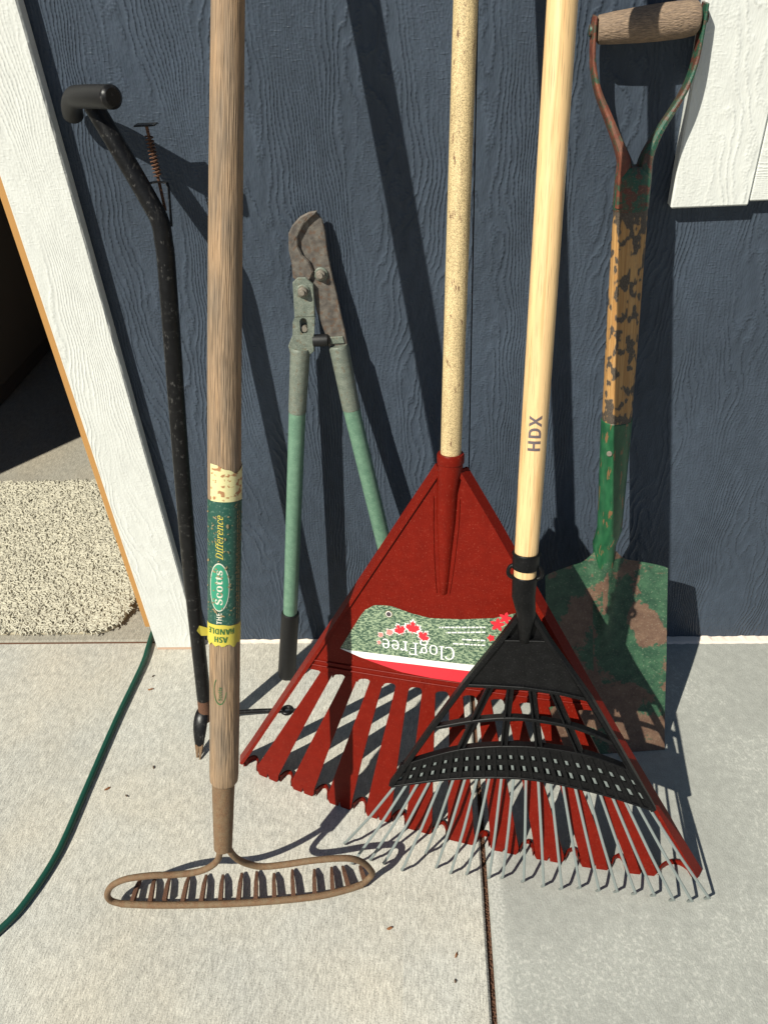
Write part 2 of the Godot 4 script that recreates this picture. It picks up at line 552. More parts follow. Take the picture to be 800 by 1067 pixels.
	M.black_plastic = mat(Color(1, 1, 1), 0.46, 0.0, T.black_worn, T.grit_n, Vector3(5, 5, 5), 0.12, true)
	M.black_metal.metallic_specular = 0.35
	M.black_plastic.metallic_specular = 0.3
	M.black_rubber = mat(Color(0.85, 0.84, 0.83), 0.55, 0.0, T.black_worn, T.grit_n, Vector3(9, 9, 9), 0.3, true)
	M.red = mat(Color(1, 1, 1), 0.42, 0.0, T.red, T.grit_n, Vector3(5, 5, 5), 0.08, true)
	M.red.metallic_specular = 0.25
	M.shovel = mat(Color(1, 1, 1), 0.5, 0.1, T.shovel, T.grit_n, Vector3(2.9, -2.9, 1), 0.12)
	M.shovel_socket = mat(Color(1, 1, 1), 0.38, 0.0, T.shovel_socket, T.grit_n, Vector3(1, 3, 1), 0.12)
	M.yoke_rusty = mat(Color(1, 1, 1), 0.6, 0.1, T.yoke_rusty, T.grit_n, Vector3(6, 6, 6), 0.4, true)
	M.yoke = mat(Color(1, 1, 1), 0.5, 0.1, T.yoke, T.grit_n, Vector3(6, 6, 6), 0.35, true)
	M.wire = mat(c8(134, 142, 139), 0.45, 0.3, null, T.grit_n, Vector3(14, 14, 14), 0.3, true)
	# --- wood, uv: u round the handle, v metres along it (1.6 m to the picture)
	var w1 := noise(51, 1.0)
	var w2 := noise(52, 1.0, 3)
	var w3 := noise(53, 1.0, 2)
	T.wood_n = relief(256, 1024, 1.2, func(x: int, y: int) -> float:
		return w1.get_noise_2d(x * 0.45, y * 0.02) + 0.5 * w1.get_noise_2d(x * 1.2, y * 0.06))
	T.ash = picture(256, 2048, func(x: int, y: int) -> Color:
		var fib := w1.get_noise_2d(x * 0.42, y * 0.005)
		var fib2 := w1.get_noise_2d(x * 1.1 + 70, y * 0.022)
		var tone := w2.get_noise_2d(x * 0.012, y * 0.004)
		var pore := smoothstep(0.30, 0.75, w1.get_noise_2d(x * 0.8 + 400, y * 0.013))
		var c := c8(154, 125, 94).lerp(c8(126, 108, 88), clampf(0.5 + tone, 0.0, 1.0))
		return c * (1.0 + 0.12 * fib + 0.09 * fib2) * (1.0 - 0.38 * pore))
	T.pine = picture(256, 1024, func(x: int, y: int) -> Color:
		var fib := w1.get_noise_2d(x * 0.05, y * 0.006)
		var tick := smoothstep(0.45, 0.8, w1.get_noise_2d(x * 0.35 + 30, y * 0.03))
		var blush := smoothstep(0.1, 0.6, w2.get_noise_2d(x * 0.02 + 5, y * 0.006))
		return c8(220, 184, 132).lerp(c8(200, 154, 100), blush * 0.6) * (1.0 + 0.05 * fib) * (1.0 - 0.22 * tick))
	T.speckled = picture(256, 2048, func(x: int, y: int) -> Color:
		var s1 := w3.get_noise_2d(x * 0.55, y * 0.62)
		var patch := w2.get_noise_2d(x * 0.012, y * 0.006)
		var spot := smoothstep(0.10 - 0.35 * patch, 0.36, s1)
		var big := smoothstep(0.50, 0.58, w2.get_noise_2d(x * 0.035 + 50, y * 0.03 + 9) + 0.3 * s1)
		return c8(214, 190, 142).lerp(c8(84, 70, 46), spot * 0.85).lerp(c8(92, 66, 46), big * 0.85) * (1.0 + 0.05 * w1.get_noise_2d(x * 0.2, y * 0.02)))
	T.mouldy = picture(256, 1024, func(x: int, y: int) -> Color:
		var fib := w1.get_noise_2d(x * 0.12, y * 0.008)
		var patch := w2.get_noise_2d(x * 0.014 + 20, y * 0.026)
		var s1 := w2.get_noise_2d(x * 0.030, y * 0.066 + 400)
		var v := y * 1.6 / 1024.0 - 0.24     # metres above the socket
		var ends := maxf(smoothstep(0.045, 0.0, v) * 0.45, smoothstep(0.25, 0.29, v) * 0.45)
		var mould := smoothstep(0.17, 0.25, s1 + 0.35 * patch + ends)
		var halo := smoothstep(-0.08, 0.2, s1 + 0.25 * patch + ends)
		return c8(184, 142, 88).lerp(c8(164, 120, 68), clampf(0.5 + fib, 0.0, 1.0)).lerp(c8(150, 118, 82), halo * 0.45).lerp(c8(58, 52, 47).lerp(c8(104, 98, 90), clampf(0.3 + 1.2 * w1.get_noise_2d(x * 0.3, y * 0.5), 0.0, 1.0) * 0.6), mould * 0.9) * (1.0 + 0.07 * w1.get_noise_2d(x * 0.5, y * 0.03)))
	T.grey_wood = picture(256, 512, func(x: int, y: int) -> Color:
		var fib := w1.get_noise_2d(x * 0.34, y * 0.03)
		return c8(140, 118, 96).lerp(c8(116, 98, 82), clampf(0.5 + fib, 0.0, 1.0)) * (1.0 + 0.16 * w1.get_noise_2d(x * 0.9, y * 0.09)))
	M.ash = mat(Color(1, 1, 1), 0.72, 0.0, T.ash, T.wood_n, Vector3(1, 1 / 1.6, 1), 0.8)
	M.pine = mat(Color(1, 1, 1), 0.5, 0.0, T.pine, T.wood_n, Vector3(1, 1 / 1.6, 1), 0.12)
	M.speckled = mat(Color(1, 1, 1), 0.6, 0.0, T.speckled, T.wood_n, Vector3(1, 1 / 1.6, 1), 0.3)
	M.mouldy = mat(Color(1, 1, 1), 0.6, 0.0, T.mouldy, T.wood_n, Vector3(1, 1 / 1.6, 1), 0.35)
	M.grey_wood = mat(Color(1, 1, 1), 0.75, 0.0, T.grey_wood, T.wood_n, Vector3(1, 4, 1), 0.8)
	M.jamb = mat(c8(180, 134, 76), 0.6)
	M.raw_wood = mat(c8(190, 160, 136), 0.8, 0.0, null, T.grit_n, Vector3(8, 8, 8), 0.5, true)
	# --- stickers
	T.lawn = picture(512, 256, func(x: int, y: int) -> Color:
		var a := w1.get_noise_2d(x * 0.06 + 0.05 * y, y * 0.14)
		var b := w2.get_noise_2d(x * 0.02, y * 0.03)
		var c := w1.get_noise_2d(x * 0.16 + 90 - 0.08 * y, y * 0.26)
		var g := clampf(0.5 + 0.7 * a + 0.3 * b + 0.6 * c, 0.0, 1.0)
		return c8(48, 72, 58).lerp(c8(150, 166, 134), g).lerp(c8(178, 178, 150), smoothstep(0.45, 0.8, c) * 0.5))
	T.sticker_green = picture(256, 512, func(x: int, y: int) -> Color:
		var worn := smoothstep(0.30, 0.45, r2.get_noise_2d(x * 1.2, y * 1.2 + 40)) * 0.45
		return (c8(30, 74, 62) * (1.0 + 0.10 * r3.get_noise_2d(x, y))).lerp(c8(140, 146, 128), worn))
	T.sticker_cream = picture(256, 256, func(x: int, y: int) -> Color:
		var worn := smoothstep(0.18, 0.34, r1.get_noise_2d(x * 2.2 + 70, y * 2.2 + 40))
		return (c8(206, 198, 146) * (1.0 + 0.08 * r3.get_noise_2d(x, y))).lerp(c8(150, 100, 64), worn * 0.85))
	M.lawn = mat(Color(1, 1, 1), 0.35, 0.0, T.lawn, null, Vector3(4.2, 8.4, 1))
	M.white_print = mat(c8(226, 226, 220), 0.4)
	M.red_print = mat(c8(206, 44, 54), 0.4)
	M.pink_print = mat(c8(226, 128, 120), 0.4)
	M.dark_print = mat(c8(66, 56, 60), 0.6)
	M.hdx_print = mat(c8(96, 84, 86), 0.6)
	M.yellow = mat(c8(192, 178, 70), 0.45, 0.0, null, T.grit_n, Vector3(12, 12, 12), 0.2, true)
	M.yellow_print = mat(c8(196, 180, 70), 0.5)
	M.green_print = mat(c8(40, 96, 52), 0.5)
	M.oval_green = mat(c8(48, 134, 104), 0.45)
	M.cream_print = mat(c8(198, 196, 178), 0.5)
	M.tan_print = mat(c8(134, 118, 84), 0.6)
	M.sticker_green = mat(Color(1, 1, 1), 0.45, 0.0, T.sticker_green, null, Vector3(1, 4, 1))
	M.sticker_cream = mat(Color(1, 1, 1), 0.5, 0.0, T.sticker_cream, null, Vector3(1, 10, 1))
	M.hose = mat(c8(18, 66, 54), 0.38)
	M.yarn = mat(c8(186, 181, 164), 0.9)
	M.yarn.vertex_color_use_as_albedo = true
	M.mat_back = mat(c8(170, 160, 136), 0.95)
	M.leaf = mat(c8(126, 80, 44), 0.8)
	M.twig = mat(c8(84, 66, 50), 0.85)
	M.dirt = mat(Color(1, 1, 1), 0.95, 0.0, T.rust_dark, T.grit_n, Vector3(14, 14, 14), 1.0, true)
	M.caulk = mat(c8(214, 200, 186), 0.8, 0.0, null, T.grit_n, Vector3(10, 10, 10), 1.0, true)
	M.room = mat(c8(88, 84, 80), 0.9)
	M.guessed_cabinet = mat(c8(96, 88, 82), 0.7)
	M.soil = mat(c8(120, 112, 96), 0.95)

# ---------------------------------------------------------------- builders
# bar with a rectangular section that changes from a to b; side is the direction of its width
func taper(s: Shape, a: Vector3, b: Vector3, side: Vector3, w0: float, h0: float, w1: float, h1: float) -> void:
	var d := (b - a).normalized()
	side = (side - d * side.dot(d)).normalized()
	var up := d.cross(side)
	var r0 := []
	var r1 := []
	for k: Array in [[-1, -1], [1, -1], [1, 1], [-1, 1]]:
		r0.append(a + side * (k[0] * w0 * 0.5) + up * (k[1] * h0 * 0.5))
		r1.append(b + side * (k[0] * w1 * 0.5) + up * (k[1] * h1 * 0.5))
	for i in 4:
		var j := (i + 1) % 4
		s.quad(r0[i], r0[j], r1[j], r1[i], (r0[i] + r0[j]) * 0.5 - a)
	s.quad(r0[0], r0[1], r0[2], r0[3], -d)
	s.quad(r1[0], r1[1], r1[2], r1[3], d)

# strap whose width and thickness change along it
func loft(s: Shape, pts: Array, wide: Array, thick: Array, across: Vector3) -> void:
	var k := pts.size()
	var rings := []
	for i in k:
		var t: Vector3 = (pts[mini(i + 1, k - 1)] - pts[maxi(i - 1, 0)]).normalized()
		var side := (across - t * across.dot(t)).normalized()
		var up := side.cross(t).normalized()
		var f := float(i) / (k - 1) * (wide.size() - 1)
		var j: int = mini(int(f), wide.size() - 2)
		var w := lerpf(wide[j], wide[j + 1], f - j)
		var h := lerpf(thick[j], thick[j + 1], f - j)
		var ring := []
		for q in 12:
			var a := TAU * q / 12.0
			ring.append(pts[i] + side * (signf(cos(a)) * pow(absf(cos(a)), 0.6) * w * 0.5) + up * (signf(sin(a)) * pow(absf(sin(a)), 0.6) * h * 0.5))
		rings.append(ring)
	for i in k - 1:
		for j in 12:
			var j2 := (j + 1) % 12
			s.quad(rings[i][j], rings[i][j2], rings[i + 1][j2], rings[i + 1][j], (rings[i][j] + rings[i][j2]) * 0.5 - pts[i])
	for e: int in [0, k - 1]:
		var nn: Vector3 = (pts[0] - pts[1]) if e == 0 else (pts[k - 1] - pts[k - 2])
		for j in range(1, 11):
			s.face(rings[e][0], rings[e][j], rings[e][j + 1], nn)

# flat wire (rectangular section) along points
func strap(s: Shape, pts: Array, wide: float, thick: float, across: Vector3) -> void:
	var k := pts.size()
	var rings := []
	for i in k:
		var t: Vector3 = (pts[mini(i + 1, k - 1)] - pts[maxi(i - 1, 0)]).normalized()
		var side := (across - t * across.dot(t)).normalized()
		var up := side.cross(t).normalized()
		var ring := []
		for q: Array in [[-1, -0.5], [-0.6, -1], [0.6, -1], [1, -0.5], [1, 0.5], [0.6, 1], [-0.6, 1], [-1, 0.5]]:
			ring.append(pts[i] + side * (q[0] * wide * 0.5) + up * (q[1] * thick * 0.5))
		rings.append(ring)
	for i in k - 1:
		for j in 8:
			var j2 := (j + 1) % 8
			s.quad(rings[i][j], rings[i][j2], rings[i + 1][j2], rings[i + 1][j], (rings[i][j] + rings[i][j2]) * 0.5 - pts[i])
	for e: int in [0, k - 1]:
		var nn: Vector3 = (pts[0] - pts[1]) if e == 0 else (pts[k - 1] - pts[k - 2])
		for j in range(1, 7):
			s.face(rings[e][0], rings[e][j], rings[e][j + 1], nn)

func disc(s: Shape, c: Vector3, axis: Vector3, r: float, h: float, sides := 20) -> void:
	tube(s, [c, c + axis * (h * 0.75), c + axis * h], [r, r, r * 0.86], sides)

func cyl_frame(a: Vector3, at: Vector3) -> Array:
	var cam := Vector3(0.0996, 1.15, 1.083)
	var e1 := cam - at
	e1 = (e1 - a * e1.dot(a)).normalized()
	return [e1, a.cross(e1) * (1.0 if a.cross(e1).x > 0 else -1.0)]

# a patch of sheet wrapped round a handle; hang moves its two ends unevenly (torn paper)
func wrap_sheet(s: Shape, p0: Vector3, a: Vector3, e: Array, r: float, t0: float, t1: float, th0: float, th1: float, torn0 := 0.0, torn1 := 0.0, sd := 1) -> void:
	var z := noise(sd, 1.0, 2)
	var cols := 40
	for i in cols:
		var q := []
		for k in 2:
			var th := lerpf(th0, th1, float(i + k) / cols)
			var d: Vector3 = e[0] * cos(th) + e[1] * sin(th)
			var b0 := t0 + torn0 * z.get_noise_1d(th * 1.8)
			var b1 := t1 + torn1 * z.get_noise_1d(th * 0.6 + 50.0)
			q.append([p0 + a * b0 + d * r, p0 + a * b1 + d * r, d, Vector2(th / TAU, b0), Vector2(th / TAU, b1)])
		s.tri(q[0][0], q[0][1], q[1][1], q[0][2], q[0][2], q[1][2], q[0][3], q[0][4], q[1][4])
		s.tri(q[0][0], q[1][1], q[1][0], q[0][2], q[1][2], q[1][2], q[0][3], q[1][4], q[1][3])

func bow_rake() -> void:
	var t := thing("bow_rake", "bow rake with a weathered ash handle, torn green and yellow sticker and rusty tined head", "rake", Vector3(-0.19, 0, 0.52))
	var p0 := Vector3(-0.19, 0.168, 0.538)
	var a := Vector3(0.088, 0.843, -0.325).normalized()
	var tl := []
	var rl := []
	for q: Array in [[0.103, 0.012], [0.1045, 0.0162], [0.108, 0.0182], [0.118, 0.0188], [0.2, 0.0189], [0.35, 0.0190], [0.5, 0.0193], [0.65, 0.0190], [0.85, 0.0178], [1.0, 0.0167], [1.2, 0.0162], [1.43, 0.0160], [1.44, 0.0135]]:
		tl.append(p0 + a * q[0] + Vector3(0.0012 * sin(q[0] * 7.0), 0, 0))
		rl.append(q[1])
	var s := Shape.new()
	tube(s, tl, rl, 36)
	part("handle", s, M.ash, t)
	s = Shape.new()
	tube(s, [p0 - a * 0.002, p0, p0 + a * 0.05, p0 + a * 0.107, p0 + a * 0.1085], [0.0105, 0.0122, 0.0136, 0.0150, 0.0140], 28)
	part("ferrule", s, M.rust, t)
	# the bow: two arms from the ferrule to the ends of the bar
	var la := v3([[-0.1915, 0.185, 0.5365], [-0.1955, 0.161, 0.5377], [-0.2060, 0.128, 0.5340], [-0.2230, 0.106, 0.5332], [-0.245, 0.0938, 0.5338], [-0.2759, 0.0930, 0.5372], [-0.3066, 0.0975, 0.5411], [-0.3434, 0.092, 0.544], [-0.3700, 0.070, 0.5431], [-0.3860, 0.038, 0.5397], [-0.3860, 0.0185, 0.5390], [-0.3715, 0.012, 0.5403]])
	var ra := v3([[-0.1868, 0.185, 0.5350], [-0.1831, 0.1584, 0.5361], [-0.1790, 0.133, 0.5331], [-0.1691, 0.1080, 0.5276], [-0.1500, 0.0945, 0.5246], [-0.12, 0.0950, 0.522], [-0.0774, 0.1015, 0.5187], [-0.0300, 0.0985, 0.5132], [-0.0085, 0.0780, 0.508], [0.0015, 0.046, 0.503], [0.0010, 0.020, 0.4965], [-0.0124, 0.012, 0.5063]])
	for arm: Array in [la, ra]:
		s = Shape.new()
		var line := smooth_line(arm, 5)
		tube(s, line, same(0.0046, line.size()), 14)
		part("bow_arm", s, M.rust, t)
	var bar := smooth_line(v3([[-0.3715, 0.012, 0.5403], [-0.3069, 0.012, 0.5415], [-0.1922, 0.012, 0.5371], [-0.0861, 0.012, 0.5265], [-0.0369, 0.012, 0.5152], [-0.0124, 0.012, 0.5063]]), 5)
	s = Shape.new()
	tube(s, bar, same(0.0050, bar.size()), 14)
	part("tine_bar", s, M.rust, t)
	var tines := [[-0.3555, 0.5344, -0.3554, 0.4999], [-0.3281, 0.5340, -0.3328, 0.4997], [-0.3071, 0.5311, -0.3100, 0.4966], [-0.2791, 0.5334, -0.2830, 0.4963], [-0.2509, 0.5330, -0.2556, 0.4931], [-0.2228, 0.5299, -0.2290, 0.4911], [-0.1958, 0.5296, -0.2001, 0.4896], [-0.1698, 0.5292, -0.1769, 0.4882], [-0.1423, 0.5262, -0.1492, 0.4862], [-0.1141, 0.5232, -0.1216, 0.4842], [-0.0827, 0.5201, -0.0895, 0.4816], [-0.0563, 0.5144, -0.0621, 0.4778], [-0.0337, 0.5070, -0.0456, 0.4754], [-0.0090, 0.5001, -0.0180, 0.4762]]
	for q: Array in tines:
		s = Shape.new()
		var b0 := Vector3(q[0], 0.0125, q[1] + 0.004)
		var b1 := Vector3(q[2] + rng.randf_range(-0.0015, 0.0015), 0.0050, q[3] + rng.randf_range(-0.003, 0.003))
		var mid := b0.lerp(b1, 0.6) + Vector3(0, 0.0025, 0)
		taper(s, b0, mid, Vector3(1, 0, 0), 0.0064, 0.0075, 0.0056, 0.0070)
		taper(s, mid, b1, Vector3(1, 0, 0), 0.0056, 0.0070, 0.0036, 0.0040)
		part("tine", s, M.rust_dark, t)
	# sticker
	var e := cyl_frame(a, p0 + a * 0.42)
	var r := 0.0199
	s = Shape.new()
	wrap_sheet(s, p0, a, e, r, 0.494, 0.533, -0.95, 1.9, 0.0, 0.008, 5)
	part("sticker_top_band", s, M.sticker_cream, t)
	s = Shape.new()
	wrap_sheet(s, p0, a, e, r, 0.3385, 0.494, -2.0, 1.9, 0.0, 0.0, 6)
	var lab := part("sticker", s, M.sticker_green, t)
	s = Shape.new()
	wrap_sheet(s, p0, a, e, r + 0.0003, 0.311, 0.3385, -2.0, 1.9, 0.008, 0.002, 7)
	var low := part("sticker_bottom_band", s, M.yellow, t)
	# loose corner of the yellow band
	s = Shape.new()
	var cn: Vector3 = p0 + a * 0.325 + e[0] * (0.0199 * cos(-1.35)) + e[1] * (0.0199 * sin(-1.35))
	prism(s, [[0, 0.004], [-0.010, 0.009], [-0.013, 0.003], [-0.008, -0.005], [0, -0.006]], 0.0, 0.0006, 0.0, func(p: Vector3) -> Vector3: return cn + e[1] * p.x + a * p.y + e[0] * (p.z + p.x * p.x * 30.0))
	part("torn_corner", s, M.yellow, low)
	var up := func(t0: float, th0: float, lift: float) -> Callable:
		return func(p: Vector3) -> Vector3:
			var th := th0 - p.y / r
			return p0 + a * (t0 + p.x) + (e[0] * cos(th) + e[1] * sin(th)) * (r + lift + p.z)
	lettering("lettering", "THE", 0.0062, false, true, up.call(0.3405, -0.14, 0.0005), M.cream_print, lab, 0.0, 0.95)
	# oval with a pale rim
	var ov := []
	var oi := []
	for i in 32:
		var w := TAU * i / 32.0
		ov.append(Vector2(0.031 * cos(w), 0.0125 * sin(w)))
		oi.append(Vector2(0.0295 * cos(w), 0.0112 * sin(w)))
	for k in 2:
		s = Shape.new()
		var pl: Array = ov if k == 0 else oi
		var mp: Callable = up.call(0.388, -0.32, 0.0003 + 0.0003 * k)
		for ring in range(1, 5):
			for i in 32:
				var i2 := (i + 1) % 32
				var f0 := (ring - 1) / 4.0
				var f1 := ring / 4.0
				var q := []
				for w: Vector2 in [pl[i] * f0, pl[i2] * f0, pl[i2] * f1, pl[i] * f1]:
					q.append(mp.call(Vector3(w.x, w.y, 0)))
				s.quad(q[0], q[1], q[2], q[3], e[0])
		part("oval_rim" if k == 0 else "oval", s, M.cream_print if k == 0 else M.oval_green, lab)
	lettering("lettering", "Scotts", 0.0088, true, true, up.call(0.388, -0.09, 0.0009), M.cream_print, lab, 0.0, 1.22, true)
	lettering("lettering", "Difference", 0.0082, true, false, up.call(0.423, -0.08, 0.0005), M.yellow_print, lab, 0.35, 0.95)
	# two rows of print too fine to read
	s = Shape.new()
	for row in 2:
		var mp: Callable = up.call(0.345, 0.86 + 0.17 * row, 0.0004)
		var x := 0.0
		while x < 0.138:
			var w := rng.randf_range(0.002, 0.006)
			s.quad(mp.call(Vector3(x, 0, 0)), mp.call(Vector3(x + w, 0, 0)), mp.call(Vector3(x + w, 0.0013, 0)), mp.call(Vector3(x, 0.0013, 0)), e[1] + e[0])
			x += w + 0.0016
	part("small_print", s, M.tan_print, lab)
	s = Shape.new()
	for i in 110:
		var c := Vector2(rng.randf_range(0.006, 0.150), rng.randf_range(-0.024, 0.024))
		var mp: Callable = up.call(0.340, 0.0, 0.0012)
		var rr := rng.randf_range(0.0003, 0.0013) * (1.6 if rng.randf() < 0.15 else 1.0)
		var an := rng.randf() * TAU
		var ring := []
		for k in 6:
			var w := TAU * k / 6.0
			var o := Vector2(cos(w) * rr * rng.randf_range(0.8, 2.2), sin(w) * rr * rng.randf_range(0.5, 1.0)).rotated(an) + c
			ring.append(mp.call(Vector3(o.x, o.y, 0)))
		for k in range(1, 5):
			s.face(ring[0], ring[k], ring[k + 1], e[0])
	var wear := part("scuffs", s, M.tan_print, lab)
	wear.set_meta("kind", "stuff")
	var down := func(t0: float, th0: float) -> Callable:
		return func(p: Vector3) -> Vector3:
			var th := th0 - p.x / (r + 0.0003)
			return p0 + a * (t0 - p.y) + (e[0] * cos(th) + e[1] * sin(th)) * (r + 0.0009 + p.z)
	lettering("lettering", "HANDLE", 0.0074, false, true, down.call(0.3345, 0.62), M.green_print, low, 0.0, 0.85)
	lettering("lettering", "ASH", 0.0074, false, true, down.call(0.3240, 0.20), M.green_print, low, 0.0, 0.85)
	# faint mark stamped on the wood below the sticker
	s = Shape.new()
	var st: Callable = up.call(0.250, -0.25, -0.0004)
	for i in 14:
		var w0 := 0.7 + 3.9 * i / 14.0
		var w1 := 0.7 + 3.9 * (i + 1) / 14.0
		s.quad(st.call(Vector3(0.020 * cos(w0), 0.0085 * sin(w0), 0)), st.call(Vector3(0.020 * cos(w1), 0.0085 * sin(w1), 0)), st.call(Vector3(0.0185 * cos(w1), 0.0077 * sin(w1), 0)), st.call(Vector3(0.0185 * cos(w0), 0.0077 * sin(w0), 0)), e[0])
	part("stamped_mark", s, M.green_print, t)
	lettering("lettering", "Scotts", 0.005, true, false, up.call(0.236, -0.12, -0.0004), M.green_print, t)

# ---- the wide red fan rake
var RF := Transform3D(Basis(Vector3(0.9724, 0, 0.2334), Vector3(0.0527, 0.9742, -0.2194), Vector3(-0.2274, 0.2257, 0.9473)), Vector3(0.1227, 0.008, 0.3848))
func red_map(p: Vector3) -> Vector3:
	var k := (p.x - 0.05) / 0.40
	var g := 0.040 * (1.0 - k * k) * clampf(1.0 - p.y / 0.52, 0.0, 1.0)
	return RF * (p + Vector3(0, -0.012 * clampf(1.0 - p.y / 0.1, 0.0, 1.0) * (1.0 - k * k), g))
func red_left(v: float) -> float:
	return -0.0467 - (0.585 - v) * 0.5555
func red_right(v: float) -> float:
	return -0.0125 + (0.585 - v) * 0.6605
func red_ledge(u: float) -> float:
	return 0.262 + u * 0.055

func red_rake() -> void:
	var t := thing("fan_rake", "wide red plastic fan rake with a speckled pale handle and a lawn-printed sticker", "rake", Vector3(0.12, 0, 0.40))
	var mp := red_map
	var s := Shape.new()
	# solid upper panel, front and back skin
	var rows := 14
	var cols := 16
	for side in 2:
		var n := 0.0 if side == 0 else -0.003
		for i in rows:
			for j in cols:
				var q := []
				for w: Array in [[i, j], [i, j + 1], [i + 1, j + 1], [i + 1, j]]:
					var f: float = float(w[1]) / cols
					var g: float = float(w[0]) / rows
					var vb := red_ledge(lerpf(red_left(0.25), red_right(0.25), f)) - 0.010
					var v := lerpf(vb, 0.588, g)
					q.append(mp.call(Vector3(lerpf(red_left(v), red_right(v), f), v, n)))
				s.quad(q[0], q[1], q[2], q[3], RF.basis.z * (1.0 if side == 0 else -1.0))
	part("panel", s, M.red, t)
	# two moulded creases above the slots
	for off: float in [0.0, 0.0085]:
		s = Shape.new()
		var pl := []
		for i in 25:
			var u := lerpf(-0.226, 0.192, i / 24.0)
			pl.append(mp.call(Vector3(u, red_ledge(u) + off, 0.0006)))
		tube(s, pl, same(0.0017, 25), 8)
		part("crease", s, M.red, t)
	# rims: angled flanges down both edges
	for side in 2:
		s = Shape.new()
		var prof: Array = [[0.004, 0.0], [0.004, 0.0035], [-0.001, 0.0035], [-0.0075, -0.013], [-0.0055, -0.0145], [0.0, -0.002]]
		var prev := []
		for i in 25:
			var v := lerpf(0.592, 0.0, i / 24.0)
			var x := red_left(v) if side == 0 else red_right(v)
			var sg := 1.0 if side == 0 else -1.0
			var ring := []
			for k: Array in prof:
				ring.append(mp.call(Vector3(x + sg * k[0] * 1.2, v, k[1])))
			if i > 0:
				var cen := Vector3.ZERO
				for p: Vector3 in ring:
					cen += p / 6.0
				for k in 6:
					var k2 := (k + 1) % 6
					var mid: Vector3 = (ring[k] + ring[k2]) * 0.5
					s.quad(prev[k], prev[k2], ring[k2], ring[k], mid - cen)
			prev = ring
		part("rim", s, M.red, t)
	# tines and the wavy lip that joins their tips
	var ends := []
	for i in 10:
		var ub := lerpf(-0.317, 0.297, i / 9.0)
		var ut := -0.2015 + 0.0402 * i
		var vt := red_ledge(ut) - 0.009
		var wb := 0.0215
		var wt := 0.0098
		s = Shape.new()
		var notch := 0.0035
		var lf := []
		var rt := []
		for k in 6:
			var f := k / 5.0
			var c := lerpf(ut, ub, f)
			var v := lerpf(vt, 0.008, f)
			var w := lerpf(wt, wb, pow(f, 1.15))
			lf.append(Vector2(c - w, v))
			rt.append(Vector2(c + w, v))
		# rounded shoulders where the slot ends
		for k in 5:
			for side in 2:
				var n := 0.0005 if side == 0 else -0.0028
				s.quad(mp.call(Vector3(lf[k].x, lf[k].y, n)), mp.call(Vector3(rt[k].x, rt[k].y, n)), mp.call(Vector3(rt[k + 1].x, rt[k + 1].y, n)), mp.call(Vector3(lf[k + 1].x, lf[k + 1].y, n)), RF.basis.z * (1.0 if side == 0 else -1.0))
			for side in 2:
				var e: Array = lf if side == 0 else rt
				s.quad(mp.call(Vector3(e[k].x, e[k].y, 0.0005)), mp.call(Vector3(e[k + 1].x, e[k + 1].y, 0.0005)), mp.call(Vector3(e[k + 1].x, e[k + 1].y, -0.0028)), mp.call(Vector3(e[k].x, e[k].y, -0.0028)), RF.basis.x * (-1.0 if side == 0 else 1.0))
		# fillets at the slot head
		for side: float in [-1.0, 1.0]:
			var hx := ut + side * wt
			var arc := [Vector2(hx - side * 0.001, vt + 0.011)]
			for k in 6:
				var w := PI * 0.5 * k / 5.0
				arc.append(Vector2(hx + side * 0.0102 * (1.0 - sin(w)), vt + 0.0005 - 0.0095 * (1.0 - cos(w)) + 0.0095 * 0.0))
			var poly := [Vector2(hx - side * 0.002, vt + 0.010), Vector2(hx + side * 0.0103, vt + 0.010)]
			for k in 6:
				var w := PI * 0.5 * k / 5.0
				poly.append(Vector2(hx + side * 0.0100 * (1.0 - sin(w)), vt - 0.008 + 0.0078 * cos(w)))
			poly.append(Vector2(hx - side * 0.002, vt - 0.008))
			prism(s, poly, -0.0029, 0.0003, 0.0, mp)
		# forked tip with a V notch
		for side: float in [-1.0, 1.0]:
			prism(s, [[ub + side * wb, 0.008], [ub + side * wb * 0.98, 0.000], [ub + side * wb * 0.72, -0.011], [ub + side * notch, -0.011], [ub + side * 0.0001, 0.0040], [ub + side * 0.0001, 0.008]], -0.0028, 0.0005, 0.0, mp)
		part("tine", s, M.red, t)
		ends.append([ub - wb, ub + wb])
	s = Shape.new()
	var wave := []
	wave.append(Vector2(-0.368, -0.002))
	var gaps := [[-0.366, ends[0][0]]]
	for i in 9:
		gaps.append([ends[i][1], ends[i + 1][0]])
	gaps.append([ends[9][1], 0.371])
	for g: Array in gaps:
		for k in 9:
			var f := k / 8.0
			wave.append(Vector2(lerpf(g[0], g[1], f), -0.003 - 0.021 * pow(sin(PI * f), 0.6)))
	for i in wave.size() - 1:
		if i % 9 == 0 and i > 0:      # no lip across the tines themselves
			part("wavy_lip", s, M.red, t)
			s = Shape.new()
			continue
		var p: Vector2 = wave[i]
		var q: Vector2 = wave[i + 1]
		var d := (q - p).normalized()
		var nn := Vector2(-d.y, d.x) * 0.0028
		var c0 := [Vector3(p.x, -0.006, p.y), Vector3(q.x, -0.006, q.y), Vector3(q.x, 0.005, q.y), Vector3(p.x, 0.005, p.y)]
		var off := Vector3(nn.x, 0, nn.y)
		s.quad(mp.call(c0[0]), mp.call(c0[1]), mp.call(c0[2]), mp.call(c0[3]), RF.basis * -off)
		s.quad(mp.call(c0[0] + off), mp.call(c0[1] + off), mp.call(c0[2] + off), mp.call(c0[3] + off), RF.basis * off)
		s.quad(mp.call(c0[2]), mp.call(c0[3]), mp.call(c0[3] + off), mp.call(c0[2] + off), RF.basis.y)
		s.quad(mp.call(c0[0]), mp.call(c0[1]), mp.call(c0[1] + off), mp.call(c0[0] + off), -RF.basis.y)
	part("wavy_lip", s, M.red, t)
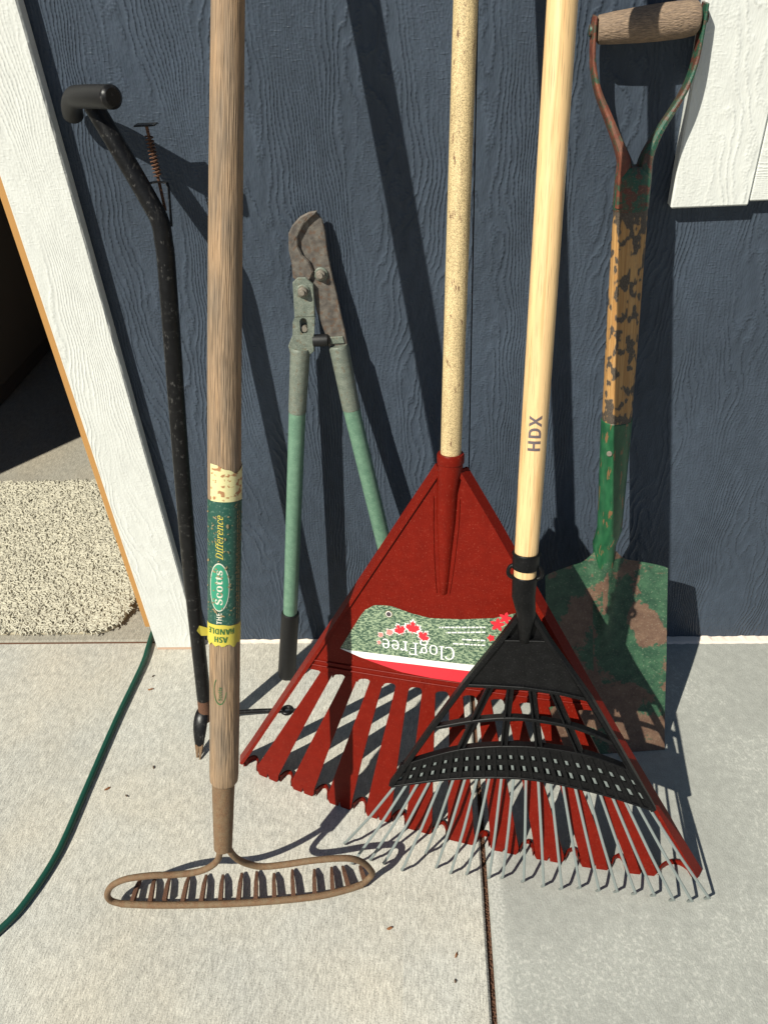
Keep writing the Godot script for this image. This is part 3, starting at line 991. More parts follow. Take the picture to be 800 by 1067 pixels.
	# socket: the raised tube down the middle of the panel, a collar on top
	var h0 := Vector3(0.1041, 0, 0.3729)
	var hd := Vector3(0.0366, 1.0, -0.2139)
	s = Shape.new()
	var top := h0 + hd * 0.600
	var ax := hd.normalized()
	var pts := []
	for q: Array in [[-0.0285, 0.404, -0.006], [-0.0285, 0.410, -0.003], [-0.0290, 0.43, -0.003], [-0.0305, 0.48, -0.004], [-0.0315, 0.52, -0.0045], [-0.032, 0.56, -0.0045]]:
		pts.append(mp.call(Vector3(q[0], q[1], q[2])))
	pts.append(top - ax * 0.012)
	pts.append(top + ax * 0.004)
	tube(s, pts, [0.004, 0.0062, 0.0075, 0.0112, 0.0142, 0.0152, 0.0162, 0.0162], 24)
	tube(s, [top - ax * 0.008, top - ax * 0.006, top + ax * 0.004, top + ax * 0.006], [0.0165, 0.0178, 0.0178, 0.0168], 28)
	part("socket", s, M.red, t)
	# dark grooves either side of it are real slots' lips: thin raised ribs
	for side: float in [-1.0, 1.0]:
		s = Shape.new()
		var gl := []
		for q: Array in [[0.0060, 0.408], [0.0078, 0.42], [0.0115, 0.46], [0.0145, 0.51], [0.0150, 0.55]]:
			gl.append(mp.call(Vector3(-0.0295 + side * (q[0] + 0.0028) - (q[1] - 0.41) * 0.02, q[1], 0.0002)))
		tube(s, gl, same(0.0011, 5), 6)
		part("socket_rib", s, M.red, t)
	s = Shape.new()
	var hp := []
	var hr := []
	for q: Array in [[0.592, 0.0132], [0.70, 0.0134], [0.9, 0.0131], [1.1, 0.0126], [1.4, 0.0124], [1.664, 0.0122], [1.674, 0.010]]:
		hp.append(h0 + hd * q[0])
		hr.append(q[1])
	tube(s, hp, hr, 30)
	part("handle", s, M.speckled, t)
	# sticker
	var topc := v2([[-0.1802, 0.2895], [-0.1441, 0.3606], [-0.1268, 0.3734], [-0.1027, 0.3757], [-0.072, 0.3695], [-0.0450, 0.3671], [0.0009, 0.3736], [0.0455, 0.3837], [0.0669, 0.3932], [0.078, 0.398]])
	var botc := v2([[-0.1802, 0.2894], [-0.1674, 0.2891], [-0.1014, 0.2950], [-0.0322, 0.2998], [0.0248, 0.3047], [0.08, 0.3085]])
	var whc := v2([[-0.1802, 0.2892], [-0.1440, 0.2802], [-0.0627, 0.2875], [0.0188, 0.2935], [0.08, 0.298]])
	var redc := v2([[-0.1802, 0.2890], [-0.1368, 0.2788], [-0.0831, 0.2700], [-0.0307, 0.2700], [0.0068, 0.2720], [0.08, 0.2780]])
	var sheet := func(hi_line: Array, lo_line: Array, u0: float, u1: float, n: float, m: Material, called: String) -> MeshInstance3D:
		var z := Shape.new()
		var kc := 40
		for i in kc:
			for j in 5:
				var q := []
				var tq := []
				for w: Array in [[0, 0], [1, 0], [1, 1], [0, 1]]:
					var u := lerpf(u0, u1, float(i + w[0]) / kc)
					var v := lerpf(at_x(lo_line, u), at_x(hi_line, u), float(j + w[1]) / 5.0)
					q.append(mp.call(Vector3(u, v, n)))
					tq.append(Vector2(u, -v))
				z.quad(q[0], q[1], q[2], q[3], RF.basis.z, tq[0], tq[1], tq[2], tq[3])
		return part(called, z, m, t)
	var stk: MeshInstance3D = sheet.call(topc, botc, -0.1800, 0.076, 0.0007, M.lawn, "sticker")
	sheet.call(botc, whc, -0.1800, 0.076, 0.0009, M.white_print, "sticker_white_edge")
	sheet.call(whc, redc, -0.1500, 0.076, 0.0008, M.red_print, "sticker_red_edge")
	var flip := func(u0: float, v0: float, tilt: float) -> Callable:
		return func(p: Vector3) -> Vector3:
			return mp.call(Vector3(u0 - p.x * cos(tilt) + p.y * sin(tilt), v0 - p.x * sin(tilt) - p.y * cos(tilt), 0.0012 + p.z))
	lettering("lettering", "ClogFree", 0.0205, true, false, flip.call(-0.0075, 0.3335, 0.055), M.white_print, stk, 0.0, 0.93)
	# maple leaves over the name
	var leaf := v2([[0, -1.0], [0.06, -0.55], [0.55, -0.62], [0.48, -0.42], [0.98, -0.02], [0.80, 0.10], [0.88, 0.40], [0.58, 0.36], [0.50, 0.52], [0.24, 0.26], [0.32, 0.80], [0.16, 0.72], [0, 1.05], [-0.16, 0.72], [-0.32, 0.80], [-0.24, 0.26], [-0.50, 0.52], [-0.58, 0.36], [-0.88, 0.40], [-0.80, 0.10], [-0.98, -0.02], [-0.48, -0.42], [-0.55, -0.62], [-0.06, -0.55]])
	var li := 0
	for q: Array in [[-0.0697, 0.3470, 0.0142, 0.0], [-0.0885, 0.3400, 0.0118, 0.5], [-0.0535, 0.3363, 0.0118, -0.6], [-0.1037, 0.3327, 0.0078, 0.7], [-0.1170, 0.3260, 0.0058, 0.9], [-0.1192, 0.3130, 0.0046, 1.2]]:
		for k in 2:
			s = Shape.new()
			var pl := []
			for w: Vector2 in leaf:
				pl.append(Vector2(q[0], q[1]) + w.rotated(q[3]) * q[2] * (1.0 if k == 0 else 0.80))
			var lift := 0.0011 + 0.0004 * k
			prism(s, pl, lift - 0.0002, lift, 0.0, mp)
			part("leaf_outline" if k == 0 else "leaf_print", s, M.white_print if k == 0 else (M.red_print if li < 3 else M.pink_print), stk)
		li += 1
	# round emblem
	for k in 3:
		s = Shape.new()
		var pl := []
		for i in 24:
			pl.append(Vector2(-0.1060, 0.3624) + Vector2.from_angle(TAU * i / 24.0) * [0.0056, 0.0046, 0.0036][k])
		var lift := 0.0011 + 0.0003 * k
		prism(s, pl, lift - 0.0002, lift, 0.0, mp)
		part("emblem", s, [M.tan_print, M.white_print, M.dark_print][k], stk)
	# red flowers at the hidden end
	for q: Array in [[0.050, 0.374, 0.011, 0.3], [0.060, 0.386, 0.010, 1.4], [0.043, 0.352, 0.006, 2.0], [0.066, 0.362, 0.012, 0.9]]:
		s = Shape.new()
		var pl := []
		for i in 20:
			var w := TAU * i / 20.0
			pl.append(Vector2(q[0], q[1]) + Vector2.from_angle(w + q[3]) * q[2] * (0.72 + 0.28 * cos(w * 5.0)))
		prism(s, pl, 0.0009, 0.0011, 0.0, mp)
		part("flower_print", s, M.red_print, stk)
	# rows of print too fine to read
	s = Shape.new()
	for q: Array in [[0.0337, 0.3684, -0.0312, 0.3562], [0.0342, 0.3609, -0.0209, 0.3497], [0.0351, 0.3477, 0.0026, 0.3434], [0.0356, 0.3402, -0.0103, 0.3342]]:
		var a := Vector2(q[0], q[1])
		var b := Vector2(q[2], q[3])
		var ln := (b - a).length()
		var d := (b - a) / ln
		var x := 0.0
		while x < ln:
			var w := rng.randf_range(0.003, 0.008)
			var p := a + d * x
			var p2 := a + d * minf(x + w, ln)
			s.quad(mp.call(Vector3(p.x, p.y, 0.0012)), mp.call(Vector3(p2.x, p2.y, 0.0012)), mp.call(Vector3(p2.x, p2.y - 0.0022, 0.0012)), mp.call(Vector3(p.x, p.y - 0.0022, 0.0012)), RF.basis.z)
			x += w + 0.0013
	part("small_print", s, M.white_print, stk)

# ---- the black-headed wire rake in front
var HF := Transform3D(Basis(Vector3(0.9892, 0, 0.1463), Vector3(0.0283, 0.9811, -0.1913), Vector3(-0.1435, 0.1934, 0.9706)), Vector3(0.2224, 0.012, 0.4837))
func leaf_rake() -> void:
	var t := thing("leaf_rake", "leaf rake with a clean pale handle, black plastic head and grey wire tines", "rake", Vector3(0.22, 0, 0.49))
	var mp := func(p: Vector3) -> Vector3: return HF * p
	var p0 := Vector3(0.212, 0.54, 0.377)
	var a := Vector3(0.022, 0.664, -0.194).normalized()
	var s := Shape.new()
	var pts := []
	var rad := []
	for q: Array in [[-0.05, 0.0128], [0.0, 0.0138], [0.1, 0.0146], [0.3, 0.0147], [0.6, 0.0144], [0.9, 0.0142], [1.263, 0.0140], [1.275, 0.0115]]:
		pts.append(p0 + a * q[0])
		rad.append(q[1])
	tube(s, pts, rad, 32)
	var hnd := part("handle", s, M.pine, t)
	var e := cyl_frame(a, p0 + a * 0.15)
	lettering("lettering", "HDX", 0.0138, false, true, func(p: Vector3) -> Vector3:
		var th := 0.52 - p.y / 0.0147
		return p0 + a * (0.138 + p.x) + (e[0] * cos(th) + e[1] * sin(th)) * (0.0150 + p.z), M.hdx_print, hnd, 0.0, 1.08)
	# collar, ears and socket
	s = Shape.new()
	tube(s, [p0 - a * 0.013, p0 - a * 0.012, p0 + a * 0.004, p0 + a * 0.0065, p0 + a * 0.008], [0.0148, 0.0160, 0.0160, 0.0172, 0.0160], 28)
	for side: float in [-1.0, 1.0]:
		var ear: Array = []
		for q: Array in [[0.014, -0.009], [0.0185, -0.012], [0.0200, -0.018], [0.0185, -0.023], [0.0135, -0.026]]:
			ear.append(p0 + e[1] * (q[0] * side) + a * q[1] + e[0] * 0.002)
		ear = smooth_line(ear, 3)
		tube(s, ear, same(0.0026, ear.size()), 8)
	part("collar", s, M.black_plastic, t)
	s = Shape.new()
	var sp := [p0 - a * 0.0225, p0 - a * 0.024, p0 - a * 0.05, HF * Vector3(-0.0205, 0.462, 0.003), HF * Vector3(-0.0205, 0.440, 0.001), HF * Vector3(-0.0200, 0.420, -0.003), HF * Vector3(-0.0200, 0.417, -0.005)]
	tube(s, sp, [0.0140, 0.0152, 0.0143, 0.0118, 0.0100, 0.0082, 0.0060], 24)
	part("socket", s, M.black_plastic, t)
	# frame bars down both edges
	for ln: Array in [[[-0.0210, 0.4700], [-0.0500, 0.4146], [-0.0927, 0.3395], [-0.1350, 0.2590], [-0.1945, 0.1400]], [[-0.0195, 0.4700], [0.0105, 0.4200], [0.0690, 0.3370], [0.1100, 0.2670], [0.1710, 0.1600]]]:
		s = Shape.new()
		ribbon(s, v2(ln), 0.0068, -0.008, 0.0045, mp, 0.0012)
		part("edge_bar", s, M.black_plastic, t)
	s = Shape.new()
	prism(s, [[-0.0205, 0.462], [0.0095, 0.4195], [-0.0490, 0.4150]], -0.007, -0.004, 0.0, mp)
	part("recessed_panel", s, M.black_plastic, t)
	s = Shape.new()
	prism(s, [[-0.0505, 0.4150], [0.0105, 0.4205], [0.0680, 0.3375], [0.0300, 0.3425], [-0.0200, 0.3450], [-0.0600, 0.3425], [-0.0925, 0.3385]], -0.004, 0.0005, 0.001, mp)
	part("panel", s, M.black_plastic, t)
	s = Shape.new()
	ribbon(s, v2([[-0.049, 0.4162], [0.0095, 0.4218]]), 0.0028, -0.004, 0.0030, mp)
	part("panel_lip", s, M.black_plastic, t)
	var arc0 := v2([[-0.0927, 0.3390], [-0.0550, 0.3425], [-0.0164, 0.3450], [0.0300, 0.3430], [0.0690, 0.3375]])
	var arc1 := smooth_line(v2([[-0.1345, 0.2580], [-0.0700, 0.2822], [-0.0129, 0.2933], [0.0563, 0.2885], [0.1085, 0.2690]]), 5)
	var arc2 := smooth_line(v2([[-0.1774, 0.1822], [-0.0944, 0.2258], [-0.0072, 0.2454], [0.0730, 0.2440], [0.1345, 0.2255]]), 5)
	var arc3 := smooth_line(v2([[-0.1947, 0.1379], [-0.1063, 0.1690], [-0.0060, 0.1876], [0.0925, 0.1794], [0.1725, 0.1602]]), 5)
	for ar: Array in [arc0, arc1]:
		s = Shape.new()
		ribbon(s, ar, 0.0052, -0.006, 0.0035, mp)
		part("cross_bar", s, M.black_plastic, t)
	for rb: Array in [[-0.0590, 0.3410, -0.0950, 0.2260], [-0.0329, 0.3440, -0.0360, 0.2420], [-0.0052, 0.3440, 0.0110, 0.2460], [0.0220, 0.3430, 0.0650, 0.2450]]:
		for off: float in [-0.0035, 0.0035]:
			s = Shape.new()
			ribbon(s, [Vector2(rb[0] + off, rb[1]), Vector2(rb[2] + off, rb[3])], 0.0028, -0.006, 0.0032 if off < 0 else 0.002, mp, 0.0006)
			part("rib", s, M.black_plastic, t)
		s = Shape.new()
		ribbon(s, [Vector2(rb[0], rb[1]), Vector2(rb[2], rb[3])], 0.0050, -0.006, -0.002, mp, 0.0)
		part("rib_web", s, M.black_plastic, t)
	# comb plate: backing, cover strips that leave two rows of windows, fins between the wires
	s = Shape.new()
	var a3r := arc3.duplicate()
	a3r.reverse()
	prism(s, arc2 + a3r, -0.0075, -0.0050, 0.0, mp)
	part("comb_backing", s, M.black_plastic, t)
	var band := func(f: float) -> Array:
		var o := []
		for i in 31:
			var g := i / 30.0
			var xa := lerpf(-0.1774, 0.1345, g)
			var xb := lerpf(-0.1947, 0.1725, g)
			o.append(Vector2(xa, at_x(arc2, xa)).lerp(Vector2(xb, at_x(arc3, xb)), f))
		return o
	for q: Array in [[0.0, 0.28], [0.42, 0.60], [0.78, 1.0]]:
		s = Shape.new()
		var up: Array = band.call(q[0])
		var dn: Array = band.call(q[1])
		dn.reverse()
		prism(s, up + dn, -0.0005, 0.0012, 0.0, mp)
		part("comb_strip", s, M.black_plastic, t)
	for f: float in [0.0, 1.0]:
		s = Shape.new()
		ribbon(s, band.call(f), 0.0034, -0.0075, 0.0030, mp, 0.0006)
		part("comb_edge", s, M.black_plastic, t)
	var tops := []
	for i in 22:
		var g := (i + 0.5) / 22.0
		var xa := lerpf(-0.1774, 0.1345, g)
		var xb := lerpf(-0.1947, 0.1725, g)
		tops.append([Vector2(xa, at_x(arc2, xa)), Vector2(xb, at_x(arc3, xb))])
	for i in 23:
		var g := i / 22.0
		var xa := lerpf(-0.1774, 0.1345, g)
		var xb := lerpf(-0.1947, 0.1725, g)
		s = Shape.new()
		ribbon(s, [Vector2(xa, at_x(arc2, xa)), Vector2(xb, at_x(arc3, xb))], 0.0056, -0.005, 0.0026, mp, 0.0008)
		part("fin", s, M.black_plastic, t)
	var elbows := v3([[-0.0442, 0.024, 0.4508], [-0.0299, 0.024, 0.4829], [-0.0025, 0.024, 0.4766], [0.0182, 0.024, 0.4823], [0.046, 0.024, 0.4924], [0.082, 0.024, 0.465], [0.0977, 0.024, 0.4874], [0.119, 0.024, 0.496], [0.1431, 0.024, 0.4971], [0.1754, 0.024, 0.5025], [0.1952, 0.024, 0.5023], [0.2255, 0.024, 0.5076], [0.254, 0.024, 0.5144], [0.2797, 0.024, 0.5182], [0.3062, 0.024, 0.5165], [0.333, 0.024, 0.5203], [0.3587, 0.024, 0.5214], [0.3841, 0.024, 0.5239], [0.4106, 0.024, 0.5262], [0.4359, 0.024, 0.5327], [0.4611, 0.024, 0.5338], [0.4865, 0.024, 0.5293]])
	for i in 22:
		s = Shape.new()
		var u: Vector3 = HF * Vector3(tops[i][0].x, tops[i][0].y - 0.004, -0.0028)
		var w: Vector3 = HF * Vector3(tops[i][1].x, tops[i][1].y, -0.0028)
		var el: Vector3 = elbows[i]
		var dir := (el - w).normalized()
		var back := (Vector3(0.02 * (i - 11) * 0.1, 0, -1)).normalized()
		var line := [u, w, w.lerp(el, 0.5) + Vector3(0, 0, 0.004), el - dir * 0.007, el + back * 0.002 - dir * 0.001, el + back * 0.0050 + Vector3(0, -0.0040, 0), el + back * 0.0125 + Vector3(0, -0.0215, 0)]
		strap(s, line, 0.0039, 0.0028, HF.basis.x)
		part("tine", s, M.wire, t)

# ---- D-handled square shovel
var SF := Transform3D(Basis(Vector3(0.9968, 0, -0.08), Vector3(-0.0362, 0.8918, -0.451), Vector3(0.0714, 0.4525, 0.8889)), Vector3(0.3747, 0.0, 0.271))
func shovel() -> void:
	var t := thing("shovel", "square shovel with a rust-worn green blade, mouldy wooden shaft and D-shaped grip", "shovel", Vector3(0.39, 0, 0.27))
	# blade: a dished sheet with rounded shoulders
	var uc := 0.019
	var dish := func(p: Vector3) -> Vector3:
		var k := (p.x - uc) / 0.1
		var g := 0.014 * pow(absf(k), 2.4) * smoothstep(0.0, 0.20, p.y) - 0.010 * sin(clampf(p.y / 0.34, 0.0, 1.0) * PI) * 0.6
		var ridge := 0.017 * exp(-pow((p.x - uc) / lerpf(0.010, 0.017, smoothstep(0.2, 0.36, p.y)), 2.0)) * smoothstep(0.17, 0.36, p.y)
		return SF * (p + Vector3(0, 0.001, g + ridge))
	var shoulder := func(k: float) -> float:      # top edge of the blade at k = -1..1
		var x := absf(k)
		return 0.326 + 0.022 * pow(1.0 - x, 0.75) + (0.040 * pow(maxf(0.0, 1.0 - x / 0.40), 1.8))
	var s := Shape.new()
	var nx := 48
	var ny := 30
	var grid := func(i: int, j: int, n: float) -> Array:
		var k := lerpf(-1.0, 1.0, float(i) / nx)
		var topv: float = shoulder.call(k)
		var v := lerpf(0.0, topv, float(j) / ny)
		var x := uc + k * 0.1 * (1.0 if v > 0.02 else 1.0)
		return [dish.call(Vector3(x, v, n)), Vector2(x, v)]
	var pos := []
	for side in 2:
		var lay := []
		for i in nx + 1:
			var colu := []
			for j in ny + 1:
				colu.append(grid.call(i, j, 0.0 if side == 0 else -0.0022))
			lay.append(colu)
		pos.append(lay)
	for side in 2:
		var L: Array = pos[side]
		var sg := 1.0 if side == 0 else -1.0
		var nrm := []
		for i in nx + 1:
			var colu := []
			for j in ny + 1:
				var du: Vector3 = L[mini(i + 1, nx)][j][0] - L[maxi(i - 1, 0)][j][0]
				var dv: Vector3 = L[i][mini(j + 1, ny)][0] - L[i][maxi(j - 1, 0)][0]
				colu.append(du.cross(dv).normalized() * sg)
			nrm.append(colu)
		for i in nx:
			for j in ny:
				s.tri(L[i][j][0], L[i + 1][j][0], L[i + 1][j + 1][0], nrm[i][j], nrm[i + 1][j], nrm[i + 1][j + 1], L[i][j][1], L[i + 1][j][1], L[i + 1][j + 1][1])
				s.tri(L[i][j][0], L[i + 1][j + 1][0], L[i][j + 1][0], nrm[i][j], nrm[i + 1][j + 1], nrm[i][j + 1], L[i][j][1], L[i + 1][j + 1][1], L[i][j + 1][1])
	for i in nx:
		for j: int in [0, ny]:
			s.quad(pos[0][i][j][0], pos[0][i + 1][j][0], pos[1][i + 1][j][0], pos[1][i][j][0], SF.basis.y * (-1.0 if j == 0 else 1.0), pos[0][i][j][1], pos[0][i + 1][j][1], pos[0][i + 1][j][1], pos[0][i][j][1])
	for j in ny:
		for i: int in [0, nx]:
			s.quad(pos[0][i][j][0], pos[0][i][j + 1][0], pos[1][i][j + 1][0], pos[1][i][j][0], SF.basis.x * (-1.0 if i == 0 else 1.0), pos[0][i][j][1], pos[0][i][j + 1][1], pos[0][i][j + 1][1], pos[0][i][j][1])
	part("blade", s, M.shovel, t)
	# socket, flaring into the blade
	var w0 := Vector3(0.3723, 0.5621, 0.095)
	var w1 := Vector3(0.3575, 0.8521, 0.067)
	var ax := (w1 - w0).normalized()
	var foot: Vector3 = dish.call(Vector3(uc, 0.372, -0.014))
	s = Shape.new()
	tube(s, [dish.call(Vector3(uc, 0.305, -0.019)), dish.call(Vector3(uc, 0.330, -0.017)), foot, w0 - ax * 0.19, w0 - ax * 0.14, w0 - ax * 0.06, w0, w0 + ax * 0.001], [0.010, 0.0155, 0.0185, 0.0192, 0.0198, 0.0212, 0.0222, 0.0205], 32)
	part("socket", s, M.shovel_socket, t)
	s = Shape.new()
	var rv := w0 - ax * 0.045 + Vector3(-0.0115, 0.0, 0.0185)
	disc(s, rv, Vector3(-0.4, 0.1, 0.9).normalized(), 0.0042, 0.002, 14)
	part("rivet", s, M.steel_bolt, t)
	s = Shape.new()
	tube(s, [w0 - ax * 0.02, w0, w0 + ax * 0.1, w1 - ax * 0.02, w1 + ax * 0.006], [0.0208, 0.0208, 0.0213, 0.0212, 0.0208], 32, true, 1.0)
	# carry the picture so that v = 0.24 m lies at the socket
	for i in s.uv.size():
		s.uv[i].y += 0.22
	part("shaft", s, M.mouldy, t)
	# yoke: two steel straps out of a sleeve, spread to hold the grip
	s = Shape.new()
	tube(s, [w1 - ax * 0.001, w1, w1 + ax * 0.040, w1 + ax * 0.050], [0.0205, 0.0216, 0.0212, 0.0150], 28)
	part("sleeve", s, M.yoke, t)
	var gl := Vector3(0.2975, 1.0440, 0.030)
	var gr := Vector3(0.4180, 1.0510, 0.030)
	var arms := [v3([[0.3468, 0.8560, 0.0668], [0.3450, 0.8850, 0.0640], [0.3425, 0.9080, 0.0615], [0.3325, 0.9310, 0.0560], [0.3190, 0.9580, 0.0470], [0.3065, 0.9830, 0.0400], [0.2985, 1.0120, 0.0340], [0.2965, 1.0440, 0.030], [0.2970, 1.0580, 0.030]]),
		v3([[0.3672, 0.8560, 0.0668], [0.3675, 0.8880, 0.0640], [0.3700, 0.9120, 0.0600], [0.3810, 0.9360, 0.0530], [0.3960, 0.9580, 0.0450], [0.4095, 0.9820, 0.0390], [0.4170, 1.0100, 0.0340], [0.4190, 1.0500, 0.030], [0.4190, 1.0650, 0.030]])]
	for k in 2:
		s = Shape.new()
		var line := smooth_line(arms[k], 5)
		loft(s, line, [0.0215, 0.0195, 0.0150, 0.0105, 0.0085, 0.0070, 0.0055, 0.0046, 0.0042], [0.034, 0.030, 0.024, 0.020, 0.019, 0.020, 0.022, 0.024, 0.022], Vector3(1, 0, 0))
		part("yoke_arm", s, M.yoke_rusty if k == 0 else M.yoke, t)
	s = Shape.new()
	var gd := (gr - gl).normalized()
	var gp := []
	var grd := []
	for q: Array in [[0.003, 0.0120], [0.005, 0.0148], [0.02, 0.0163], [0.05, 0.0182], [0.075, 0.0190], [0.1, 0.0188], [0.1135, 0.0172], [0.1165, 0.0140]]:
		gp.append(gl + gd * q[0])
		grd.append(q[1])
	tube(s, gp, grd, 28)
	part("grip", s, M.grey_wood, t)
	for side in 2:
		s = Shape.new()
		disc(s, (gl - gd * 0.003) if side == 0 else (gr + gd * 0.003), -gd if side == 0 else gd, 0.0065, 0.003, 14)
		part("rivet", s, M.yoke, t)

# ---- loppers
var LF := Transform3D(Basis(Vector3(1, 0, 0), Vector3(0, 0.995, -0.0998), Vector3(0, 0.0998, 0.995)), Vector3(-0.06, 0.655, 0.036))
func loppers() -> void:
	var t := thing("loppers", "bypass loppers with a rusty hooked head and pale green tube handles ending in black grips", "loppers", Vector3(-0.06, 0, 0.08))
	var mp := func(p: Vector3) -> Vector3: return LF * p
	var s := Shape.new()
	prism(s, v2([[0.0128, 0.1953], [0.0193, 0.1861], [0.0220, 0.1706], [0.0227, 0.1469], [0.0250, 0.1254], [0.0276, 0.1061], [0.0315, 0.0836], [0.0359, 0.0491], [0.0390, 0.0313], [0.0414, 0.0043], [0.0146, 0.0005], [0.0094, 0.0264], [-0.0004, 0.0619], [-0.0010, 0.0903], [-0.0082, 0.1182], [-0.0150, 0.1318], [-0.0210, 0.1428], [-0.0223, 0.1561], [-0.0186, 0.1716], [-0.0058, 0.1861]]), -0.004, 0.0, 0.0012, mp)
	part("cutting_blade", s, M.blade, t)
	s = Shape.new()
	prism(s, v2([[0.0137, 0.1985], [0.0028, 0.1974], [-0.0099, 0.1918], [-0.0214, 0.1813], [-0.0277, 0.1711], [-0.0299, 0.1488], [-0.0279, 0.1313], [-0.0282, 0.1108], [-0.0215, 0.1050], [-0.0060, 0.1040], [0.0016, 0.1181], [-0.0030, 0.1331], [-0.0118, 0.1415], [-0.0161, 0.1536], [-0.0151, 0.1681], [-0.0080, 0.1789], [0.0047, 0.1892], [0.0127, 0.1945]]), 0.0005, 0.0065, 0.0018, mp)
	part("hook", s, M.blade, t)
	s = Shape.new()
	# body plate with a long slot: two prisms either side and one above and below it
	var body := v2([[-0.0288, 0.1053], [-0.0210, 0.1120], [-0.0098, 0.1116], [-0.0001, 0.1015], [-0.0008, 0.0734], [-0.0022, 0.0555], [-0.0030, 0.0555], [-0.0315, 0.0555], [-0.0301, 0.0801]])
	prism(s, body, 0.003, 0.0088, 0.001, mp)
	var la := [Vector2(-0.0195, 0.0555), Vector2(-0.0315, 0.0555), Vector2(-0.0350, 0.0485), Vector2(-0.0370, 0.0300), Vector2(-0.0195, 0.0300)]
	var ra := [Vector2(-0.0195, 0.0555), Vector2(-0.0022, 0.0555), Vector2(-0.0055, 0.0300), Vector2(-0.0195, 0.0300)]
	for k in 7:
		var w := PI * 0.5 * k / 6.0
		la.append(Vector2(-0.0195 - 0.0056 * sin(w), 0.0365 - 0.0056 * cos(w)))
		ra.append(Vector2(-0.0195 + 0.0056 * sin(w), 0.0365 - 0.0056 * cos(w)))
	for k in 7:
		var w := PI * 0.5 * k / 6.0
		la.append(Vector2(-0.0195 - 0.0056 * cos(w), 0.0490 + 0.0056 * sin(w)))
		ra.append(Vector2(-0.0195 + 0.0056 * cos(w), 0.0490 + 0.0056 * sin(w)))
	prism(s, la, 0.003, 0.0088, 0.0, mp)
	prism(s, ra, 0.003, 0.0088, 0.0, mp)
	prism(s, v2([[-0.0370, 0.0300], [-0.0401, 0.0240], [-0.0453, 0.0131], [-0.0440, 0.0030], [-0.0135, -0.0005], [-0.0080, 0.0040], [-0.0055, 0.0300]]), 0.0028, 0.0088, 0.001, mp)
	part("body_plate", s, M.tool_grey, t)
	s = Shape.new()
	prism(s, v2([[-0.026, 0.028], [-0.013, 0.028], [-0.012, 0.058], [-0.025, 0.058]]), -0.0038, -0.0028, 0.0, mp)
	part("slot_floor", s, M.tool_grey, t)
	s = Shape.new()
	disc(s, LF * Vector3(-0.0196, 0.0370, -0.0028), LF.basis.z, 0.0050, 0.0085, 16)
	part("screw", s, M.steel_bolt, t)
	for q: Array in [[0.0114, 0.1136, 0.0005], [-0.0151, 0.0931, 0.0088]]:
		s = Shape.new()
		disc(s, LF * Vector3(q[0], q[1], q[2]), LF.basis.z, 0.0098, 0.0022, 24)
		var bolt := part("bolt", s, M.tool_grey, t)
		s = Shape.new()
		tube(s, [LF * Vector3(q[0], q[1], q[2] + 0.002), LF * Vector3(q[0], q[1], q[2] + 0.0065), LF * Vector3(q[0], q[1], q[2] + 0.008)], [0.0076, 0.0076, 0.0062], 6)
		tube(s, [LF * Vector3(q[0], q[1], q[2] + 0.007), LF * Vector3(q[0], q[1], q[2] + 0.011), LF * Vector3(q[0], q[1], q[2] + 0.012)], [0.0042, 0.0042, 0.0032], 12)
		part("nut", s, M.steel_bolt, bolt)
	s = Shape.new()
	tube(s, [LF * Vector3(-0.0085, 0.0190, 0.004), LF * Vector3(0.0030, 0.0190, 0.004), LF * Vector3(0.0130, 0.0190, 0.004)], [0.0088, 0.0092, 0.0088], 18)
	part("bumper", s, M.black_rubber, t)
	s = Shape.new()
	prism(s, v2([[0.0165, 0.0225], [0.0352, 0.0232], [0.0372, 0.0125], [0.0160, 0.0120]]), 0.0, 0.0024, 0.0008, mp)
	part("bumper_tab", s, M.tool_grey, t)
	# handles: grey sleeve, green tube, black grip
	var legs := [
		[Vector3(-0.0889, 0.660, 0.0398), Vector3(-0.1041, 0.5618, 0.0484), Vector3(-0.1600, 0.1650, 0.0840), Vector3(-0.1850, 0.0010, 0.0985)],
		[Vector3(-0.0318, 0.660, 0.0340), Vector3(-0.0203, 0.5627, 0.0453), Vector3(0.0420, 0.1590, 0.0860), Vector3(0.0672, 0.0010, 0.1015)]]
	for L: Array in legs:
		s = Shape.new()
		var d: Vector3 = (L[1] - L[0]).normalized()
		tube(s, [L[0] - d * 0.004, L[0], L[0].lerp(L[1], 0.5), L[1] - d * 0.001, L[1] + d * 0.0005], [0.0130, 0.0148, 0.0142, 0.0137, 0.0131], 26)
		part("sleeve", s, M.tool_grey, t)
		s = Shape.new()
		tube(s, [L[1] - d * 0.01, L[1], L[2], L[2].lerp(L[3], 0.3)], [0.0128, 0.0131, 0.0129, 0.0129], 26)
		part("handle_tube", s, M.tool_green, t)
		s = Shape.new()
		var g: Vector3 = (L[3] - L[2]).normalized()
		var e: Vector3 = L[3] + Vector3(0, 0.006, 0)
		tube(s, [L[2], L[2] + g * 0.003, L[2].lerp(e, 0.5), e - g * 0.012, e - g * 0.003, e], [0.0148, 0.0162, 0.0165, 0.0170, 0.0158, 0.0110], 26)
		part("hand_grip", s, M.black_rubber, t)

